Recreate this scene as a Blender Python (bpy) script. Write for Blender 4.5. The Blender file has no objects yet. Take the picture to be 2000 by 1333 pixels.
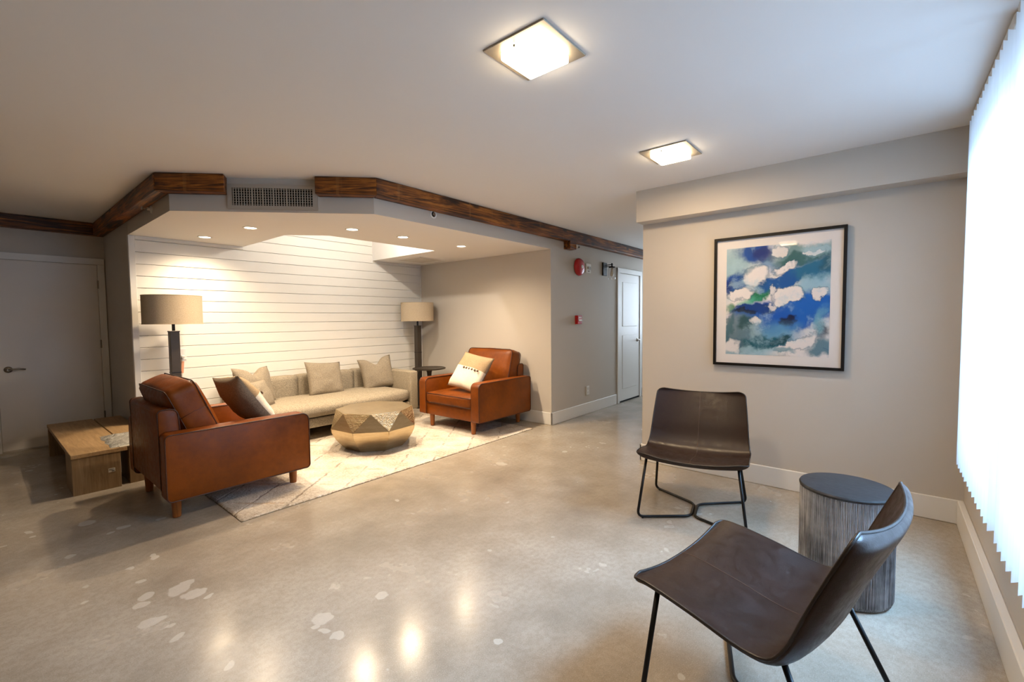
import bpy, bmesh, math, random
from mathutils import Vector, Matrix, noise
random.seed(7)
sc = bpy.context.scene
col = sc.collection
PI = math.pi

# ---------------------------------------------------------------- camera
CAM_H = 1.28
yaw, pitch, roll = math.radians(39.838), math.radians(2.799), math.radians(0.548)
fw = Vector((math.cos(yaw)*math.cos(pitch), math.sin(yaw)*math.cos(pitch), -math.sin(pitch)))
rt = Vector((math.sin(yaw), -math.cos(yaw), 0))
dn = fw.cross(rt)
cr, sr = math.cos(roll), math.sin(roll)
r2 = cr*rt + sr*dn
d2 = -sr*rt + cr*dn
cam_data = bpy.data.cameras.new('camera')
cam_data.sensor_width = 36.0
cam_data.lens = 879.11/2000*36.0
cam_data.clip_start = 0.02
cam = bpy.data.objects.new('camera', cam_data)
col.objects.link(cam)
M = Matrix.Identity(4)
for i in range(3):
    M[i][0] = r2[i]; M[i][1] = -d2[i]; M[i][2] = -fw[i]
M[2][3] = CAM_H
cam.matrix_world = M
sc.camera = cam

# ---------------------------------------------------------------- world, daylight, exposure
XMAX_ = 8.6
DAY = (0.34, 0.62, 1.0)
WARM = (1.0, 0.78, 0.53)
world = bpy.data.worlds.new('world')
sc.world = world
world.use_nodes = True
bg = world.node_tree.nodes['Background']
bg.inputs[0].default_value = (0.62, 0.78, 1.0, 1)
bg.inputs[1].default_value = 1.5

def area_light(name, loc, rot, sx, sy, power, color):
    l = bpy.data.lights.new(name, 'AREA')
    l.shape = 'RECTANGLE'; l.size = sx; l.size_y = sy
    l.energy = power; l.color = color
    o = bpy.data.objects.new(name, l)
    o.location = loc; o.rotation_euler = rot
    col.objects.link(o)
    return o
# overcast daylight outside the long window
area_light('daylight', (2.45, -1.05, 1.5), (math.radians(90), 0, 0), 2.8, 2.3, 72, DAY)
sky_dir = Vector((-0.28, 0.42, -0.86))
area_light('skylight', Vector((2.35, -0.37, 1.25))-sky_dir*2.4, sky_dir.to_track_quat('-Z', 'Y').to_euler(), 3.2, 1.6, 1150, DAY)
area_light('corridor_fill_daylight', (XMAX_+0.35, 2.37, 1.5), (0, math.radians(90), 0), 1.3, 1.1, 58, (0.70, 0.84, 1.0))  # added daylight outside an unseen end window, brightens the corridor

DOWN_W = 110.0        # each recessed downlight (spot)
SQUARE_W = 13.0      # each square ceiling light
WELL_W = 46.0        # lamp in the ceiling recess over the sofa

sc.view_settings.view_transform = 'Standard'
sc.view_settings.look = 'None'
sc.view_settings.gamma = 1.0
sc.view_settings.use_curve_mapping = False
sc.view_settings.exposure = 0.16
sc.cycles.use_denoising = True
sc.cycles.use_adaptive_sampling = False
sc.cycles.adaptive_threshold = 0.05
sc.cycles.use_light_tree = False
sc.cycles.max_bounces = 5
sc.cycles.diffuse_bounces = 3
sc.cycles.glossy_bounces = 2
sc.cycles.transmission_bounces = 4
sc.cycles.transparent_max_bounces = 6
sc.cycles.sample_clamp_indirect = 6.0
sc.cycles.caustics_reflective = False
sc.cycles.caustics_refractive = False

# ---------------------------------------------------------------- helpers: objects
def tag(o, label=None, cat=None, group=None, kind=None):
    if label: o['label'] = label
    if cat: o['category'] = cat
    if group: o['group'] = group
    if kind: o['kind'] = kind
    return o
def empty(name, loc=(0, 0, 0), rz=0.0):
    o = bpy.data.objects.new(name, None)
    o.empty_display_size = 0.1
    o.location = loc; o.rotation_euler = (0, 0, rz)
    col.objects.link(o)
    return o
def build(name, bm, mat, parent=None, smooth=False, angle=None):
    me = bpy.data.meshes.new(name)
    bmesh.ops.recalc_face_normals(bm, faces=bm.faces[:])
    bm.to_mesh(me); bm.free()
    if mat is not None:
        if isinstance(mat, (list, tuple)):
            for m_ in mat: me.materials.append(m_)
        else:
            me.materials.append(mat)
    o = bpy.data.objects.new(name, me)
    col.objects.link(o)
    if parent is not None: o.parent = parent
    if smooth:
        for p in me.polygons: p.use_smooth = True
        if angle:
            try: me.set_sharp_from_angle(angle=math.radians(angle))
            except Exception: pass
    return o
def linked(name, src, parent=None, loc=None, rot=None):
    o = bpy.data.objects.new(name, src.data)
    col.objects.link(o)
    if parent is not None: o.parent = parent
    if loc is not None: o.location = loc
    if rot is not None: o.rotation_euler = rot
    return o
def copy_tree(o, parent=None):
    c = o.copy(); col.objects.link(c); c.parent = parent
    for ch in list(o.children): copy_tree(ch, c)
    return c
def B(): return bmesh.new()

# ---------------------------------------------------------------- helpers: shapes
def box(bm, x0, x1, y0, y1, z0, z1, r=0.0, seg=2):
    vs = [bm.verts.new(p) for p in ((x0,y0,z0),(x1,y0,z0),(x1,y1,z0),(x0,y1,z0),(x0,y0,z1),(x1,y0,z1),(x1,y1,z1),(x0,y1,z1))]
    fs = [bm.faces.new([vs[i] for i in f]) for f in ((0,3,2,1),(4,5,6,7),(0,1,5,4),(1,2,6,5),(2,3,7,6),(3,0,4,7))]
    if r > 0:
        es = list({e for f in fs for e in f.edges})
        bmesh.ops.bevel(bm, geom=es, offset=r, segments=seg, profile=0.5, affect='EDGES', clamp_overlap=True)
    return bm
def prism(bm, poly, z0, z1):
    lo = [bm.verts.new((x, y, z0)) for x, y in poly]
    hi = [bm.verts.new((x, y, z1)) for x, y in poly]
    n = len(poly)
    bm.faces.new(lo[::-1]); bm.faces.new(hi)
    for i in range(n): bm.faces.new((lo[i], lo[(i+1) % n], hi[(i+1) % n], hi[i]))
    return bm
def lathe(bm, prof, seg=32, c=(0, 0), cap0=True, cap1=True):
    rings = []
    for r, z in prof:
        rings.append([bm.verts.new((c[0]+r*math.cos(2*PI*k/seg), c[1]+r*math.sin(2*PI*k/seg), z)) for k in range(seg)])
    for a, b in zip(rings, rings[1:]):
        for k in range(seg): bm.faces.new((a[k], a[(k+1) % seg], b[(k+1) % seg], b[k]))
    if cap0: bm.faces.new(rings[0][::-1])
    if cap1: bm.faces.new(rings[-1])
    return bm
def fillet(pts, r, n=6):
    out = [Vector(pts[0])]
    for a, b, c in zip(pts, pts[1:], pts[2:]):
        a, b, c = Vector(a), Vector(b), Vector(c)
        u = (a-b).normalized(); v = (c-b).normalized()
        rr = min(r, (a-b).length*0.45, (c-b).length*0.45)
        p, q = b+u*rr, b+v*rr
        for k in range(n+1):
            t = k/n
            out.append(p*(1-t)**2 + b*2*t*(1-t) + q*t*t)
    out.append(Vector(pts[-1]))
    return out
def tube(bm, pts, r, seg=8, closed=False):
    pts = [Vector(p) for p in pts]
    clean = [pts[0]]
    for p in pts[1:]:
        if (p-clean[-1]).length > 1e-5: clean.append(p)
    pts = clean
    if closed and (pts[0]-pts[-1]).length < 1e-5: pts.pop()
    n = len(pts)
    def tan(i):
        if closed: return (pts[(i+1) % n]-pts[i-1]).normalized()
        if i == 0: return (pts[1]-pts[0]).normalized()
        if i == n-1: return (pts[-1]-pts[-2]).normalized()
        return ((pts[i+1]-pts[i]).normalized()+(pts[i]-pts[i-1]).normalized()).normalized()
    t = tan(0)
    up = Vector((0, 0, 1)) if abs(t.z) < 0.9 else Vector((1, 0, 0))
    nrm = (up - t*up.dot(t)).normalized()
    rings = []
    for i in range(n):
        t = tan(i)
        nrm = (nrm - t*nrm.dot(t)).normalized()
        bi = t.cross(nrm)
        rings.append([bm.verts.new(pts[i] + (nrm*math.cos(2*PI*k/seg)+bi*math.sin(2*PI*k/seg))*r) for k in range(seg)])
    pairs = list(zip(rings, rings[1:])) + ([(rings[-1], rings[0])] if closed else [])
    for a, b in pairs:
        for k in range(seg): bm.faces.new((a[k], a[(k+1) % seg], b[(k+1) % seg], b[k]))
    if not closed:
        bm.faces.new(rings[0][::-1]); bm.faces.new(rings[-1])
    return bm
def rrect(x0, x1, z0, z1, r, n=5, only=None):
    """rounded rectangle outline, r = radius or 4 radii (x0z0, x1z0, x1z1, x0z1)"""
    rs = r if isinstance(r, (tuple, list)) else (r,)*4
    cs = ((x0, z0, 1, 1, 180), (x1, z0, -1, 1, 270), (x1, z1, -1, -1, 0), (x0, z1, 1, -1, 90))
    out = []
    for (cx, cz, sx, sz, a0), rr in zip(cs, rs):
        if rr <= 1e-6: out.append((cx, cz)); continue
        for k in range(n+1):
            a = math.radians(a0+90*k/n)
            out.append((cx+sx*rr+rr*math.cos(a), cz+sz*rr+rr*math.sin(a)))
    return out
def extrude_y(bm, outline, y0, y1, edge=0.0, seg=2):
    """outline in (x,z), extruded along y, optionally with bevelled rims"""
    a = [bm.verts.new((x, y0, z)) for x, z in outline]
    b = [bm.verts.new((x, y1, z)) for x, z in outline]
    n = len(outline)
    f0 = bm.faces.new(a); f1 = bm.faces.new(b[::-1])
    for i in range(n): bm.faces.new((a[i], b[i], b[(i+1) % n], a[(i+1) % n]))
    if edge > 0:
        bmesh.ops.bevel(bm, geom=list(f0.edges)+list(f1.edges), offset=edge, segments=seg, profile=0.5, affect='EDGES')
    return bm
def soft_box(bm, x0, x1, y0, y1, z0, z1, r, bulge=(0, 0, 0), n=10, wr=0.0, seed=0):
    """rounded, slightly bulging upholstery block made from a subdivided box"""
    cx, cy, cz = (x0+x1)/2, (y0+y1)/2, (z0+z1)/2
    hx, hy, hz = (x1-x0)/2, (y1-y0)/2, (z1-z0)/2
    tmp = bmesh.new()
    bmesh.ops.create_cube(tmp, size=2.0)
    bmesh.ops.subdivide_edges(tmp, edges=tmp.edges[:], cuts=n, use_grid_fill=True)
    vm = {}
    for v in tmp.verts:
        p = v.co.copy()
        q = Vector((p.x*hx, p.y*hy, p.z*hz))
        inner = Vector((max(-hx+r, min(hx-r, q.x)), max(-hy+r, min(hy-r, q.y)), max(-hz+r, min(hz-r, q.z))))
        d = q-inner
        if d.length > 1e-9: q = inner + d.normalized()*min(r, d.length) if d.length > r else q
        u, w, s = p.x, p.y, p.z
        q.x += bulge[0]*(1-w*w)*(1-s*s)*(1 if u > 0 else -1)*abs(u)**3
        q.y += bulge[1]*(1-u*u)*(1-s*s)*(1 if w > 0 else -1)*abs(w)**3
        q.z += bulge[2]*(1-u*u)*(1-w*w)*(1 if s > 0 else -1)*abs(s)**3
        if wr > 0:
            nn = noise.noise(Vector((q.x*9+seed, q.y*9, q.z*9)))
            q += q.normalized()*nn*wr
        vm[v] = bm.verts.new(q+Vector((cx, cy, cz)))
    for f in tmp.faces: bm.faces.new([vm[v] for v in f.verts])
    tmp.free()
    return bm
def pillow(bm, w, h, t, n=18, notch=0.0, seed=0, pinch=0.06, halves=None):
    """square scatter cushion in the local XZ plane, thickness along Y; halves tags material by rows"""
    def P(i, j, s):
        u = -1+2*i/n; v = -1+2*j/n
        f = max(0.0, (1-abs(u)**2.6))**0.55*max(0.0, (1-abs(v)**2.6))**0.55
        x = w/2*u*(1-pinch*(1-v*v)*abs(u))
        z = h/2*v*(1-pinch*(1-u*u)*abs(v))
        if notch and v > 0: z -= notch*(v**2)*math.exp(-(u/0.33)**2)
        y = s*t/2*f
        k = noise.noise(Vector((u*2.2+seed, v*2.2, s*1.3+seed)))*0.012 + noise.noise(Vector((u*5+seed, v*5+3, s)))*0.005
        y += k*(f > 0.02)
        if notch and v > 0.2: y -= s*0.25*t*math.exp(-(u/0.25)**2)*(v-0.2)*f
        return (x, y, z)
    grid = {}
    for s in (1, -1):
        for i in range(n+1):
            for j in range(n+1):
                edge = i in (0, n) or j in (0, n)
                key = (i, j, 0 if edge else s)
                if key not in grid: grid[key] = bm.verts.new(P(i, j, 0 if edge else s))
    def G(i, j, s):
        return grid[(i, j, 0 if (i in (0, n) or j in (0, n)) else s)]
    for s in (1, -1):
        for i in range(n):
            for j in range(n):
                q = [G(i, j, s), G(i+1, j, s), G(i+1, j+1, s), G(i, j+1, s)]
                f = bm.faces.new(q if s > 0 else q[::-1])
                f.smooth = True
                if halves: f.material_index = halves(i/n, j/n, s)
    return bm
def xf(bm, mat):
    bmesh.ops.transform(bm, matrix=mat, verts=bm.verts[:])
    return bm

# ---------------------------------------------------------------- helpers: materials
def lin(c):
    return tuple((x/12.92 if x <= 0.04045 else ((x+0.055)/1.055)**2.4) for x in (v/255 for v in c))+(1.0,)
class NT:
    def __init__(self, name):
        self.m = bpy.data.materials.new(name); self.m.use_nodes = True
        self.t = self.m.node_tree; self.n = self.t.nodes; self.l = self.t.links
        self.b = self.n['Principled BSDF']
        self.tc = self.n.new('ShaderNodeTexCoord')
    def node(self, typ, **kw):
        x = self.n.new(typ)
        for k, v in kw.items(): setattr(x, k, v)
        return x
    def link(self, a, b): self.l.new(a, b)
    def mapping(self, scale=(1, 1, 1), loc=(0, 0, 0), rot=(0, 0, 0), vec=None, typ='POINT'):
        mp = self.node('ShaderNodeMapping', vector_type=typ)
        mp.inputs['Location'].default_value = loc; mp.inputs['Rotation'].default_value = rot; mp.inputs['Scale'].default_value = scale
        self.link(vec if vec is not None else self.tc.outputs['Object'], mp.inputs['Vector'])
        return mp.outputs[0]
    def noise(self, scale, detail=3.0, rough=0.55, vec=None, dist=0.0):
        x = self.node('ShaderNodeTexNoise')
        x.inputs['Scale'].default_value = scale; x.inputs['Detail'].default_value = detail
        x.inputs['Roughness'].default_value = rough; x.inputs['Distortion'].default_value = dist
        self.link(vec if vec is not None else self.tc.outputs['Object'], x.inputs['Vector'])
        return x
    def ramp(self, fac, stops):
        x = self.node('ShaderNodeValToRGB')
        e = x.color_ramp.elements
        while len(e) < len(stops): e.new(0.5)
        for k, (p, c) in enumerate(stops):
            e[k].position = p; e[k].color = c if len(c) == 4 else lin(c)
        self.link(fac, x.inputs[0])
        return x.outputs[0]
    def mrange(self, v, a, b, c=0.0, d=1.0, smooth=True):
        x = self.node('ShaderNodeMapRange')
        if smooth: x.interpolation_type = 'SMOOTHSTEP'
        x.inputs['From Min'].default_value = a; x.inputs['From Max'].default_value = b
        x.inputs['To Min'].default_value = c; x.inputs['To Max'].default_value = d
        self.link(v, x.inputs['Value'])
        return x.outputs[0]
    def mix(self, fac, a, b, blend='MIX'):
        x = self.node('ShaderNodeMix', data_type='RGBA', blend_type=blend)
        for sock, val in ((x.inputs[0], fac), (x.inputs[6], a), (x.inputs[7], b)):
            if isinstance(val, (int, float)): sock.default_value = val
            elif isinstance(val, tuple): sock.default_value = val
            else: self.link(val, sock)
        return x.outputs[2]
    def math(self, op, a, b=None):
        x = self.node('ShaderNodeMath', operation=op)
        for sock, val in ((x.inputs[0], a), (x.inputs[1], b)):
            if val is None: continue
            if isinstance(val, (int, float)): sock.default_value = val
            else: self.link(val, sock)
        return x.outputs[0]
    def bump(self, h, strength=0.2, dist=0.01):
        x = self.node('ShaderNodeBump')
        x.inputs['Strength'].default_value = strength; x.inputs['Distance'].default_value = dist
        self.link(h, x.inputs['Height']); self.link(x.outputs[0], self.b.inputs['Normal'])
    def set(self, color=None, rough=None, metal=None, spec=None, **kw):
        if color is not None:
            if isinstance(color, tuple): self.b.inputs['Base Color'].default_value = color
            else: self.link(color, self.b.inputs['Base Color'])
        if rough is not None:
            if isinstance(rough, (int, float)): self.b.inputs['Roughness'].default_value = rough
            else: self.link(rough, self.b.inputs['Roughness'])
        if metal is not None: self.b.inputs['Metallic'].default_value = metal
        if spec is not None: self.b.inputs['Specular IOR Level'].default_value = spec
        for k, v in kw.items(): self.b.inputs[k.replace('_', ' ')].default_value = v
        return self.m

def plain(name, c, rough=0.6, metal=0.0, spec=0.5, vary=0.06, scale=6.0, bump=0.0, bscale=120.0):
    t = NT(name)
    n1 = t.noise(scale, 1)
    c0 = lin(c); k = 1-vary
    a = tuple(x*k for x in c0[:3])+(1,); b = tuple(min(1, x*(1+vary)) for x in c0[:3])+(1,)
    t.set(t.mix(n1.outputs[0], a, b), rough, metal, spec)
    if bump > 0: t.bump(t.noise(bscale, 3).outputs[0], bump, 0.004)
    return t.m
def leather(name, c, dark, rough=0.42, spec=0.5):
    t = NT(name)
    n1 = t.noise(3.0, 5, 0.6); n2 = t.noise(28, 4, 0.65)
    base = t.ramp(t.math('ADD', t.math('MULTIPLY', n1.outputs[0], 0.75), t.math('MULTIPLY', n2.outputs[0], 0.25)), [(0.30, dark), (0.62, c)])
    v = t.node('ShaderNodeTexVoronoi'); v.inputs['Scale'].default_value = 260
    t.link(t.tc.outputs['Object'], v.inputs['Vector'])
    w = t.noise(14, 5, 0.7)
    t.bump(t.math('ADD', t.math('MULTIPLY', v.outputs[0], 0.25), w.outputs[0]), 0.12, 0.006)
    t.set(base, t.mrange(n2.outputs[0], 0.3, 0.7, rough-0.06, rough+0.1), 0, spec)
    return t.m
def fabric(name, c, c2, sc_=260.0, rough=0.95):
    t = NT(name)
    a = t.noise(sc_, 2, 0.6, vec=t.mapping((1, 1, 0.35))); b = t.noise(sc_*0.9, 2, 0.6, vec=t.mapping((0.35, 0.5, 1.0)))
    f = t.math('MULTIPLY', t.math('ADD', a.outputs[0], b.outputs[0]), 0.5)
    t.set(t.ramp(f, [(0.38, c2), (0.62, c)]), rough, 0, 0.2)
    t.bump(f, 0.25, 0.003)
    return t.m
def wood(name, stops, axis='x', scale=1.0, rough=0.5, bump=0.15, fine=60.0, spec=0.4):
    t = NT(name)
    s = {'x': (1.2, 14, 14), 'y': (14, 1.2, 14), 'z': (14, 14, 1.2)}[axis]
    n1 = t.noise(1.3*scale, 6, 0.6, vec=t.mapping(s), dist=1.2)
    s2 = {'x': (3, fine, fine), 'y': (fine, 3, fine), 'z': (fine, fine, 3)}[axis]
    n2 = t.noise(1.0*scale, 4, 0.6, vec=t.mapping(s2))
    f = t.math('ADD', t.math('MULTIPLY', n1.outputs[0], 0.7), t.math('MULTIPLY', n2.outputs[0], 0.3))
    t.set(t.ramp(f, stops), rough, 0, spec)
    t.bump(f, bump, 0.004)
    return t.m
def glow(name, color, strength, sample=False):
    t = NT(name)
    t.m.cycles.emission_sampling = 'AUTO' if sample else 'NONE'
    t.b.inputs['Base Color'].default_value = (0.8, 0.8, 0.8, 1)
    t.b.inputs['Emission Color'].default_value = tuple(color)+(1,)
    t.b.inputs['Emission Strength'].default_value = strength
    return t.m

WALL = plain('wall_paint', (200, 192, 181), 0.75, vary=0.02, scale=2.0)
CEIL = plain('ceiling_paint', (240, 237, 233), 0.85, vary=0.015, scale=2.0)
TRIM = plain('white_trim_paint', (232, 230, 225), 0.45, vary=0.015)
SHIP = plain('shiplap_paint', (236, 233, 226), 0.5, vary=0.02)
DOORM = plain('door_paint', (228, 222, 214), 0.5, vary=0.02)
BLACK = plain('black_metal', (18, 18, 19), 0.38, 0.4, vary=0.1)
DARKB = plain('dark_bronze', (66, 57, 48), 0.45, 0.3, vary=0.15, scale=20)
NICKEL = plain('brushed_nickel', (150, 142, 132), 0.3, 0.95, vary=0.05)
WHITEP = plain('white_plastic', (230, 228, 224), 0.4, vary=0.01)
REDP = plain('red_enamel', (178, 22, 24), 0.32, vary=0.05)
DARK = plain('dark_void', (8, 8, 8), 0.9, vary=0.0)
LEATH = leather('cognac_leather', (130, 65, 9), (86, 41, 5), 0.40, 0.26)
PIPE = leather('cognac_piping', (70, 32, 12), (46, 20, 8), 0.4)
BROWN = leather('chocolate_leather', (46, 25, 15), (31, 16, 9), 0.36, 0.36)
THREAD = plain('tan_thread', (96, 74, 60), 0.7)
BROWNP = leather('chocolate_piping', (38, 27, 22), (26, 18, 15), 0.36)
SOFA = fabric('grey_tweed', (172, 160, 140), (122, 112, 96), 240)
GREYP = fabric('grey_linen', (160, 148, 130), (118, 108, 93), 300)
TAN = fabric('tan_linen', (178, 154, 122), (142, 120, 92), 300)
CREAM = fabric('cream_cotton', (232, 224, 208), (206, 196, 178), 300)
SHADE = fabric('linen_shade', (206, 190, 164), (182, 164, 138), 420)
LEGW = wood('walnut_leg', [(0.3, (112, 60, 22)), (0.7, (170, 98, 42))], 'z', 2.0, 0.35)
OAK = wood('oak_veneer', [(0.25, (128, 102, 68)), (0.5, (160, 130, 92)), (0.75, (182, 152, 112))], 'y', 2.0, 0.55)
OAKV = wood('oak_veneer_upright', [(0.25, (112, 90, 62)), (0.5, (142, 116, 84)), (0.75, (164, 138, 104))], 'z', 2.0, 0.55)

# ---------------------------------------------------------------- plan of the room
X_ART, X_BULK, Y_WIN = 3.814, 3.672, -0.383
ZC, ZS, ZB = 2.355, 2.104, 2.0934
Y_END, YC, YS, YD = 1.669, 3.079, 5.487, 6.68
XW, XR = 0.9734, 4.418
YA, XB = 4.0943, 2.0364
NX0, NX1, NY0 = 1.955, 3.585, 4.175        # ceiling recess over the sofa
Z_TOP = 2.86
XMIN, XMAX = -4.2, 8.6

# ---------------------------------------------------------------- floor
def concrete():
    t = NT('polished_concrete')
    big = t.noise(0.55, 2, 0.55); mid = t.noise(2.4, 4, 0.6); fine = t.noise(38, 2, 0.7); grit = t.noise(240, 0, 0.6)
    f = t.math('ADD', t.math('MULTIPLY', big.outputs[0], 0.5), t.math('MULTIPLY', mid.outputs[0], 0.5))
    c = t.ramp(f, [(0.34, (142, 130, 114)), (0.5, (170, 158, 142)), (0.66, (188, 178, 163))])
    c = t.mix(t.mrange(fine.outputs[0], 0.35, 0.7, 0.0, 0.35), c, lin((140, 130, 115)))
    c = t.mix(t.mrange(grit.outputs[0], 0.60, 0.76, 0.0, 0.22), c, lin((205, 198, 186)))
    c = t.mix(t.mrange(grit.outputs[0], 0.40, 0.24, 0.0, 0.25), c, lin((112, 104, 92)))
    # dark blotches
    bl = t.noise(1.7, 2, 0.55, vec=t.mapping(loc=(4, 2, 0)))
    c = t.mix(t.mrange(bl.outputs[0], 0.60, 0.74, 0.0, 0.35), c, lin((130, 119, 104)))
    # filler patches left in the slab, pale with ragged edges
    warp = t.noise(11, 2, 0.6)
    sub = t.node('ShaderNodeVectorMath', operation='SUBTRACT'); sub.inputs[1].default_value = (0.5, 0.5, 0.5)
    t.link(warp.outputs[1], sub.inputs[0])
    scl = t.node('ShaderNodeVectorMath', operation='SCALE'); scl.inputs['Scale'].default_value = 0.07
    t.link(sub.outputs[0], scl.inputs[0])
    add = t.node('ShaderNodeVectorMath', operation='ADD')
    t.link(t.tc.outputs['Object'], add.inputs[0]); t.link(scl.outputs[0], add.inputs[1])
    spots = [(0.17,4.01,.019),(0.18,3.92,.015),(0.42,3.91,.031),(0.49,3.62,.018),(0.56,3.65,.023),(0.58,3.05,.019),(0.47,2.63,.029),(0.44,2.57,.022),
             (0.58,2.57,.034),(0.62,2.48,.042),(0.62,2.61,.025),(0.66,2.40,.014),(0.44,2.39,.033),(0.48,2.29,.013),(0.48,2.19,.017),(0.28,2.80,.013),
             (0.91,1.84,.028),(0.87,1.81,.014),(0.88,1.75,.018),(0.89,1.68,.025),(1.17,1.78,.022),(1.29,1.15,.020),(0.48,2.80,.017),(0.47,3.0,.012),
             (0.56,1.85,.015),(0.29,3.42,.02),(2.95,2.60,.031),(3.6,2.35,.03)]
    m = None
    for k, (x, y, r) in enumerate(spots):
        ln = t.node('ShaderNodeVectorMath', operation='LENGTH')
        t.link(t.mapping((r*(1.0+0.3*(k % 3)), r*(1.25-0.2*(k % 2)), 1), (x, y, 0), (0, 0, k*0.9), vec=add.outputs[0], typ='TEXTURE'), ln.inputs[0])
        s = t.mrange(ln.outputs['Value'], 1.12, 0.9)
        m = s if m is None else t.math('MAXIMUM', m, s)
    c = t.mix(t.math('MULTIPLY', m, 0.5), c, lin((216, 210, 199)))
    # scattered tiny pale specks
    sp = t.noise(9.5, 1, 0.5, vec=t.mapping(loc=(1, 7, 0)))
    c = t.mix(t.mrange(sp.outputs[0], 0.765, 0.785, 0.0, 0.35), c, lin((216, 210, 199)))
    t.set(c, t.mrange(mid.outputs[0], 0.3, 0.7, 0.18, 0.28), 0, 0.36)
    t.bump(t.noise(5.0, 1).outputs[0], 0.03, 0.01)
    return t.m
CONC = concrete()
tag(build('floor', box(B(), XMIN-0.2, XMAX+0.2, Y_WIN-0.3, YD+0.3, -0.15, 0), CONC), 'polished grey brown concrete floor with pale filler patches', kind='structure')

# ---------------------------------------------------------------- ceiling, recess, walls
main = [(XMIN-0.2, Y_WIN-0.3), (XMAX+0.2, Y_WIN-0.3), (XMAX+0.2, YC+0.2), (XB+0.08, YC+0.2), (XW+0.2, YA+0.08), (XW+0.2, YD+0.3), (XMIN-0.2, YD+0.3)]
tag(build('ceiling', prism(B(), main, ZC, ZC+0.12), CEIL), 'flat white painted ceiling of the lobby', kind='structure')
soff = [(XW, YS), (XW, YA), (XB, YC), (XR, YC), (XR, YC+0.01), (XR+0.12, YC+0.13), (XR+0.12, YS), (NX1, YS), (NX1, NY0), (2.262, NY0), (NX0, 4.445), (NX0, YS)]
bm = prism(B(), soff, ZS, Z_TOP)
so = build('ceiling_soffit', bm, [WALL, CEIL])
for p in so.data.polygons:
    c = p.center
    inner = NX0-0.02 < c.x < NX1+0.02 and c.y > NY0-0.02
    p.material_index = 1 if (abs(p.normal.z) > 0.5 or inner) else 0
tag(so, 'lowered soffit over the seating alcove with a cut corner', kind='structure')
tag(build('ceiling_recess_lid', box(B(), NX0-0.1, NX1+0.1, NY0-0.1, YS+0.02, Z_TOP-0.02, Z_TOP+0.05), CEIL), 'white top of the raised recess above the sofa', kind='structure')

# wall that carries the white boards, and its return towards the door
wb = empty('wall_back', (0, 0, 0)); tag(wb, 'white horizontal board wall behind the sofa', kind='structure')
build('backing', box(B(), XW+0.02, XR+0.13, YS+0.014, YS+0.16, 0, Z_TOP+0.05), SHIP, wb)
pitch_b = 0.1142
z = 2.066 - pitch_b*18
board0 = None
k = 0
while z < Z_TOP:
    z1 = min(z+pitch_b, Z_TOP)
    zz = max(z, 0.0)
    if z1-zz > 0.02:
        build('board', box(B(), XW+0.046, XR-0.012, YS, YS+0.02, zz+0.0022, z1-0.0022, 0.0022, 1), SHIP, wb)
    z += pitch_b
build('corner_trim', box(B(), XW-0.004, XW+0.046, YS-0.012, YS+0.03, 0, ZS, 0.003, 1), TRIM, wb)
build('corner_trim', box(B(), XR-0.014, XR, YS-0.010, YS+0.02, 0.15, ZS, 0.002, 1), TRIM, wb)
build('crown_trim', box(B(), XW+0.046, NX0, YS-0.014, YS+0.012, ZS-0.032, ZS, 0.003, 1), TRIM, wb)
build('crown_trim', box(B(), NX1, XR-0.014, YS-0.012, YS+0.012, ZS-0.022, ZS, 0.003, 1), TRIM, wb)

tag(build('wall_return', box(B(), XW, XW+0.12, YS+0.012, YD+0.1, 0, ZC+0.05), WALL), 'narrow greige wall between the board wall and the door', kind='structure')
tag(build('wall_door_side', box(B(), XMIN-0.1, XW+0.1, YD, YD+0.15, 0, ZC+0.05), WALL), 'greige wall around the plain white door', kind='structure')
tag(build('wall_alcove', prism(B(), [(XR, YC+0.01), (XR+0.14, YC+0.15), (XR+0.14, YS+0.1), (XR, YS+0.1)], 0, ZS+0.02), WALL), 'greige side wall of the alcove behind the tan armchair', kind='structure')
tag(build('wall_corridor', prism(B(), [(XR, YC), (XMAX+0.1, YC), (XMAX+0.1, YC+0.14), (XR+0.14, YC+0.14), (XR, YC+0.01)], 0, ZC+0.05), WALL), 'grey corridor wall with the red alarm bell', kind='structure')
tag(build('wall_art', box(B(), X_ART, XMAX+0.1, Y_WIN-0.3, Y_END, 0, ZC+0.05), WALL), 'greige wall with the framed abstract print', kind='structure')
tag(build('wall_bulkhead', box(B(), X_BULK, X_ART+0.01, Y_WIN-0.02, Y_END, ZB, ZC+0.02), WALL), 'boxed bulkhead running along the top of the art wall', kind='structure')
bm = B()
for q in ((Y_END-0.1, 1.82, 0, ZC+0.05), (2.92, YC+0.1, 0, ZC+0.05), (1.82, 2.92, 0, 0.85), (1.82, 2.92, 2.15, ZC+0.05)):
    box(bm, XMAX, XMAX+0.15, q[0], q[1], q[2], q[3])
tag(build('wall_corridor_end', bm, WALL), 'far end wall of the corridor', kind='structure')
tag(build('wall_rear', box(B(), XMIN-0.15, XMIN, Y_WIN-0.2, YD+0.1, 0, ZC+0.05), WALL), 'greige wall behind the viewer', kind='structure')
# window wall: sill wall, header, end piers
WX0, WX1, WZ0, WZ1 = 1.25, 3.42, 0.52, 2.27
bm = B()
box(bm, XMIN-0.1, X_ART+0.02, Y_WIN-0.2, Y_WIN, 0, WZ0)
box(bm, XMIN-0.1, X_ART+0.02, Y_WIN-0.2, Y_WIN, WZ1, ZC+0.05)
box(bm, XMIN-0.1, WX0, Y_WIN-0.2, Y_WIN, WZ0, WZ1)
box(bm, WX1, X_ART+0.02, Y_WIN-0.2, Y_WIN, WZ0, WZ1)
tag(build('wall_window', bm, WALL), 'low greige wall under the vertical blinds', kind='structure')
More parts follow.
